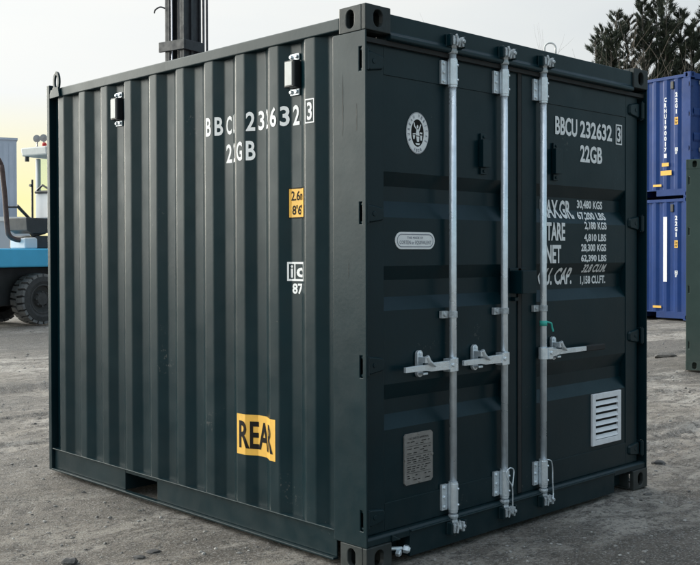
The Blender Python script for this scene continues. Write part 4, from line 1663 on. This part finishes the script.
# mast
mx0, mx1 = 4.46, 5.08
def rail(yv, t):
    bm = mb()
    for (a, b, i) in ((mx0, mx0+0.30, 0), (mx0+0.315, mx1, 1)):
        yy = yv + (0.03 if i else 0)
        box(bm, a, b, yy+t*0.35, yy+t*0.65, 0.35, 8.6)
        box(bm, a, a+0.05, yy, yy+t, 0.35, 8.6)
        box(bm, b-0.05, b, yy, yy+t, 0.35, 8.6)
    return bm
obj('mast', rail(0.50, 0.15), 'mast', TR, bevel=0.006)
ml = obj('mast', rail(0.99, 0.15), 'mast', TR, bevel=0.006)
for z in (1.2, 3.4, 6.46):
    bm = mb()
    box(bm, mx0-0.06, mx0-0.002, 0.44, 1.30, z-0.12, z+0.12)
    box(bm, mx0-0.0019, mx1+0.02, 0.44, 0.495, z-0.12, z+0.12)
    obj('mast_crossmember', bm, 'mast', TR, bevel=0.01)
bm = mb()
box(bm, mx0, mx1, 0.66, 0.985, 8.4, 8.6)
obj('mast_crosshead', bm, 'mast', TR, bevel=0.01)
bm = mb()
for xx, r_ in ((mx1+0.10, 0.030), (mx1+0.20, 0.014), (mx1+0.24, 0.016)):
    tube(bm, [(xx, 0.55, 0.6), (xx, 0.55, 8.5)], r_, 10)
tube(bm, [(mx0+0.15, 0.80, 0.6), (mx0+0.15, 0.80, 8.5)], 0.045, 12)
obj('hydraulic_hose', bm, 'mast', TR, smooth=True)
bm = mb()
tube(bm, [(mx1+0.06, 0.62, 0.5), (mx1+0.06, 0.62, 8.4)], 0.022, 10)
tube(bm, [(mx0+0.02, 0.93, 0.5), (mx0+0.02, 0.93, 8.4)], 0.02, 10)
obj('lift_ram', bm, 'chrome', TR, smooth=True)
bm = mb()
tube(bm, smooth_path([(mx0+0.03, 1.13, 7.40), (mx0-0.05, 1.24, 7.44), (mx0-0.1, 1.36, 7.38), (mx0-0.1, 1.40, 7.30)]), 0.02, 8)
obj('hose_hook', bm, 'mast', TR, smooth=True)
for yv in (0.45, 1.15):
    bm = mb(); prism(bm, [(mx1+0.3, 0.30), (mx1+1.6, 0.30), (mx1+1.6, 0.33), (mx1+0.38, 0.38), (mx1+0.38, 1.1), (mx1+0.3, 1.1)], 1, yv, yv+0.15); obj('fork', bm, 'mast', TR, bevel=0.005)
bm = mb()
box(bm, mx1+0.28, mx1+0.299, 0.30, 1.45, 0.5, 0.62)
box(bm, mx1+0.28, mx1+0.299, 0.30, 1.45, 0.92, 1.04)
box(bm, mx1+0.04, mx1+0.279, 0.52, 0.60, 0.5, 1.04)
box(bm, mx1+0.04, mx1+0.279, 1.04, 1.12, 0.5, 1.04)
obj('fork_carriage', bm, 'mast', TR, bevel=0.005)

# ------------------------------------------------------------------ grey buildings far behind the forklift
def at_px(u, v, D):
    d = F_ + R_*((u-382.8)/999.065) - U_*((v-268.113)/999.065)
    return CAMP + d*D
bl = at_px(16.5, 138, 55)
dirR = Vector((R_.x, R_.y, 0)).normalized()
dirF = Vector((F_.x, F_.y, 0)).normalized()
brz_ = math.atan2(dirR.y, dirR.x)
wh = thing('warehouse', (bl.x, bl.y, 0.0), brz_ + R(23))
tag(wh, 'tall plain grey warehouse at the left edge far behind the blue forklift', 'warehouse')
bm = mb(); box(bm, -14, 0, 0, 12, -0.1, bl.z-0.12); obj('wall', bm, 'clad', wh)
bm = mb()
for k in range(46):
    xx = -13.9 + k*0.305
    box(bm, xx, xx+0.05, -0.03, -0.002, 0.0, bl.z-0.3)
obj('cladding_rib', bm, 'clad', wh)
bm = mb(); box(bm, -14.06, 0.06, -0.06, 12.06, bl.z-0.118, bl.z); obj('roof', bm, 'clad', wh)
b2 = at_px(30, 217, 50)
ax_ = thing('outbuilding', (b2.x, b2.y, 0.0), brz_ + R(23))
tag(ax_, 'low pale grey outbuilding with white roof edge in front of the tall warehouse', 'outbuilding')
bm = mb(); box(bm, -9, 0, 0, 4, -0.1, b2.z-0.22); obj('wall', bm, 'clad_pale', ax_)
bm = mb(); box(bm, -9.05, 0.05, -0.05, 4.05, b2.z-0.218, b2.z); obj('roof', bm, 'white', ax_)
bm = mb(); box(bm, -9, 0.0, -0.03, -0.002, 1.55, 1.63); obj('sill_band', bm, 'clad', ax_)

# ------------------------------------------------------------------ trees
def leaf_blades(verts, faces, p, d, ln, wd, rnd):
    u, w = frame_of(d)
    a = rnd.uniform(0, 6.28)
    s = (u*math.cos(a) + w*math.sin(a))*wd
    k = len(verts)
    mid = p + d*ln*0.45
    verts += [p, mid + s, p + d*ln, mid - s]
    faces.append((k, k+1, k+2, k+3))

def cypress(pos, leaders, label, seed):
    rnd = random.Random(seed)
    root = thing('cypress_tree', pos)
    tag(root, label, 'tree', 'dark conifers behind the blue containers')
    bmw = mb()
    V, Fc = [], []
    for lx, ly, top, spread in leaders:
        base = Vector((lx*0.15, ly*0.15, 0))
        tip = Vector((lx, ly, top))
        pts = [base, Vector((lx*0.4, ly*0.4, top*0.3)), Vector((lx*0.8, ly*0.8, top*0.65)), tip]
        path = smooth_path(pts, 8)
        tube(bmw, path, [0.13*(1-i/len(path))**1.4+0.008 for i in range(len(path))], 7)
        z = 1.2
        while z < top-0.05:
            t = z/top
            i = min(len(path)-2, int(t*(len(path)-1)))
            c = path[i].lerp(path[i+1], t*(len(path)-1)-i)
            rem = top - z
            L = min(spread*0.85, 0.14 + rem*0.36)*rnd.uniform(0.55, 1.1)
            az = rnd.uniform(0, 6.28)
            up = rnd.uniform(0.55, 1.05)
            d = Vector((math.cos(az), math.sin(az), up)).normalized()
            d = (d + Vector((0.14, 0.02, 0))).normalized()          # combed by the wind
            e = c + d*L + Vector((0, 0, 0.12*L))
            tube(bmw, [c, (c+e)/2 + Vector((0, 0, -0.04*L)), e], [0.012, 0.008, 0.003], 4, cap=False)
            ns = int(20 + L*190)
            for q in range(ns):
                f = 0.25 + 0.78*(q+rnd.random())/ns
                p = c.lerp(e, f) + Vector((rnd.gauss(0, 0.03), rnd.gauss(0, 0.03), rnd.gauss(0, 0.025)))*(0.4+L)
                dd = (d + Vector((rnd.gauss(0, 0.30), rnd.gauss(0, 0.30), rnd.uniform(-0.15, 0.45)))).normalized()
                leaf_blades(V, Fc, p, dd, rnd.uniform(0.12, 0.30)*(0.6+0.5*min(1, L)), rnd.uniform(0.006, 0.014), rnd)
            z += rnd.uniform(0.035, 0.075) if z > top*0.45 else rnd.uniform(0.10, 0.18)
    obj('trunk', bmw, 'bark', root, smooth=True)
    me = bpy.data.meshes.new('crown')
    me.from_pydata([tuple(v) for v in V], [], Fc)
    me.materials.append(M['leaf'])
    o = bpy.data.objects.new('crown', me)
    COL.objects.link(o)
    o.parent = root

TD = 34.0
def tree_at(u, D=TD):
    p = at_px(u, 250, D)
    return Vector((p.x, p.y, 0.0))
def ztop(v, D=TD):
    return at_px(650, v, D).z
def lead(u, u0, v, spread, dy=0.0):
    dv = dirR*((u-u0)/999.065*TD) + dirF*dy
    return (dv.x, dv.y, ztop(v), spread)
cypress(tree_at(618), [lead(616, 618, 14, 0.75), lead(603, 618, 27, 0.6, 0.3), lead(595, 618, 40, 0.5), lead(631, 618, 16, 0.6, 0.4), lead(608, 618, 36, 0.7, -0.4)],
        'leftmost dark conifer, behind the green container\'s top right corner', 3)
cypress(tree_at(654), [lead(642, 654, 3, 0.65), lead(658, 654, 0, 0.8, 0.2), lead(664, 654, 2, 0.6, -0.3), lead(650, 654, 22, 0.9, 0.5), lead(668, 654, 24, 0.7)],
        'tallest dark conifer, rising above the left end of the blue containers', 8)
cypress(tree_at(690), [lead(680, 690, 13, 0.75), lead(696, 690, 22, 0.75, 0.3), lead(706, 690, 10, 0.8), lead(688, 690, 34, 0.9, -0.3)],
        'rightmost dark conifer, cut by the right edge above the blue containers', 15)

def shrub(pos, height, spread, n, label, seed, group=None):
    rnd = random.Random(seed)
    bm = mb()
    def grow(p, d, L, r, depth):
        pts = [p]
        dd = d.copy()
        for k in range(4):
            dd = (dd + Vector((rnd.gauss(0, 0.10), rnd.gauss(0, 0.10), 0.06))).normalized()
            pts.append(pts[-1] + dd*L/4)
        tube(bm, pts, [r*(1-0.18*k) for k in range(5)], 4, cap=False)
        if depth:
            for k in range(rnd.randint(3, 5)):
                q = pts[rnd.randint(1, 4)]
                nd = (dd + Vector((rnd.gauss(0, 0.5), rnd.gauss(0, 0.5), rnd.uniform(0, 0.4)))).normalized()
                grow(q, nd, L*rnd.uniform(0.35, 0.6), r*0.45, depth-1)
    for k in range(n):
        a = rnd.uniform(0, 6.28)
        s = spread*rnd.random()
        d = Vector((math.cos(a)*s, math.sin(a)*s, 1)).normalized()
        grow(Vector((math.cos(a)*0.1, math.sin(a)*0.1, 0)), d, height*rnd.uniform(0.6, 0.8), 0.03, 2)
    o = obj('bare_shrub', bm, 'twig', None)
    o.location = pos
    tag(o, label, 'shrub', group)
SD = 31.0
sp_ = at_px(622, 250, SD); shrub((sp_.x, sp_.y, 0), at_px(622, 85, SD).z, 0.14, 22, 'leafless brown shrub in front of the leftmost conifer', 21, 'bare shrubs under the conifers')
sp_ = at_px(648, 250, SD); shrub((sp_.x, sp_.y, 0), at_px(648, 88, SD).z, 0.14, 22, 'leafless brown shrub in front of the tallest conifer', 22, 'bare shrubs under the conifers')
sp_ = at_px(588, 250, SD); shrub((sp_.x, sp_.y, 0), at_px(588, 95, SD).z, 0.10, 5, 'sparse leafless shrub whose twigs poke out left of the conifers', 26, 'bare shrubs under the conifers')

sp_ = at_px(534, 250, 46); shrub((sp_.x, sp_.y, 0), at_px(534, 66, 46).z, 0.16, 16, 'faint bare tree whose twig tips just show above the middle of the door header', 31)
pp = at_px(544.5, 250, 26)
zt_ = at_px(550, 44.5, 26).z
pole = thing('curved_pole', (pp.x, pp.y, 0.03), math.atan2(dirR.y, dirR.x))
tag(pole, 'grey pole with a bent-over hooped top showing just above the door header', 'pole')
bm = mb()
rr_ = 0.145
tube(bm, [(0, 0, 0.0), (0, 0, 3.0), (0, 0, zt_-rr_)] + [(rr_-rr_*math.cos(PI*k/12), 0, zt_-rr_+rr_*math.sin(PI*k/12)) for k in range(1, 13)] + [(2*rr_, 0, zt_-rr_-0.25)], 0.024, 8)
obj('shaft', bm, 'palegrey', pole, smooth=True)
bm = mb()
lathe(bm, [(0.03, 0.0), (0.05, -0.06), (0.10, -0.20), (0, -0.20)], (2*rr_, 0, zt_-rr_-0.2), (0, 0, 1), 14)
obj('lamp_shade', bm, 'tgrey', pole)

# ------------------------------------------------------------------ loose stones in the yard
def ground_px(u, v):
    d = F_ + R_*((u-382.8)/999.065) - U_*((v-268.113)/999.065)
    t = -CAMP.z/d.z
    return CAMP + d*t
def stone(u, v, r, label, flat=0.6, ma='stone', sub=2):
    p = ground_px(u, v)
    bm = mb()
    bmesh.ops.create_icosphere(bm, subdivisions=sub, radius=1.0)
    sd_ = random.uniform(0, 50)
    for q in bm.verts:
        k = 1 + 0.35*noise.noise(q.co*1.4 + Vector((sd_, 0, 0)))
        q.co = Vector((q.co.x*k*r*1.25, q.co.y*k*r*0.9, q.co.z*k*r*flat))
    o = obj('stone', bm, ma, None)
    o.location = (p.x, p.y, ground_h(p.x, p.y) + r*flat*0.35)
    o.rotation_euler = (0, 0, -YAW)
    tag(o, label, 'stone', 'loose stones in the yard')
stone(666, 355.5, 0.13, 'dark lump of rubble on pale ground below the blue containers', 0.42)
stone(658, 463, 0.035, 'small stone just right of the container\'s bottom right corner')
stone(70, 561, 0.030, 'fist-sized dark stone at the bottom left edge of the picture', 0.7)
stone(153, 551, 0.030, 'flat dark stone on the ground near the bottom left', 0.35)
stone(139, 557, 0.026, 'flat stone lying beside another near the bottom left', 0.35)
stone(648, 494, 0.024, 'thin dark chip on the ground below the right-hand corner casting', 0.25)
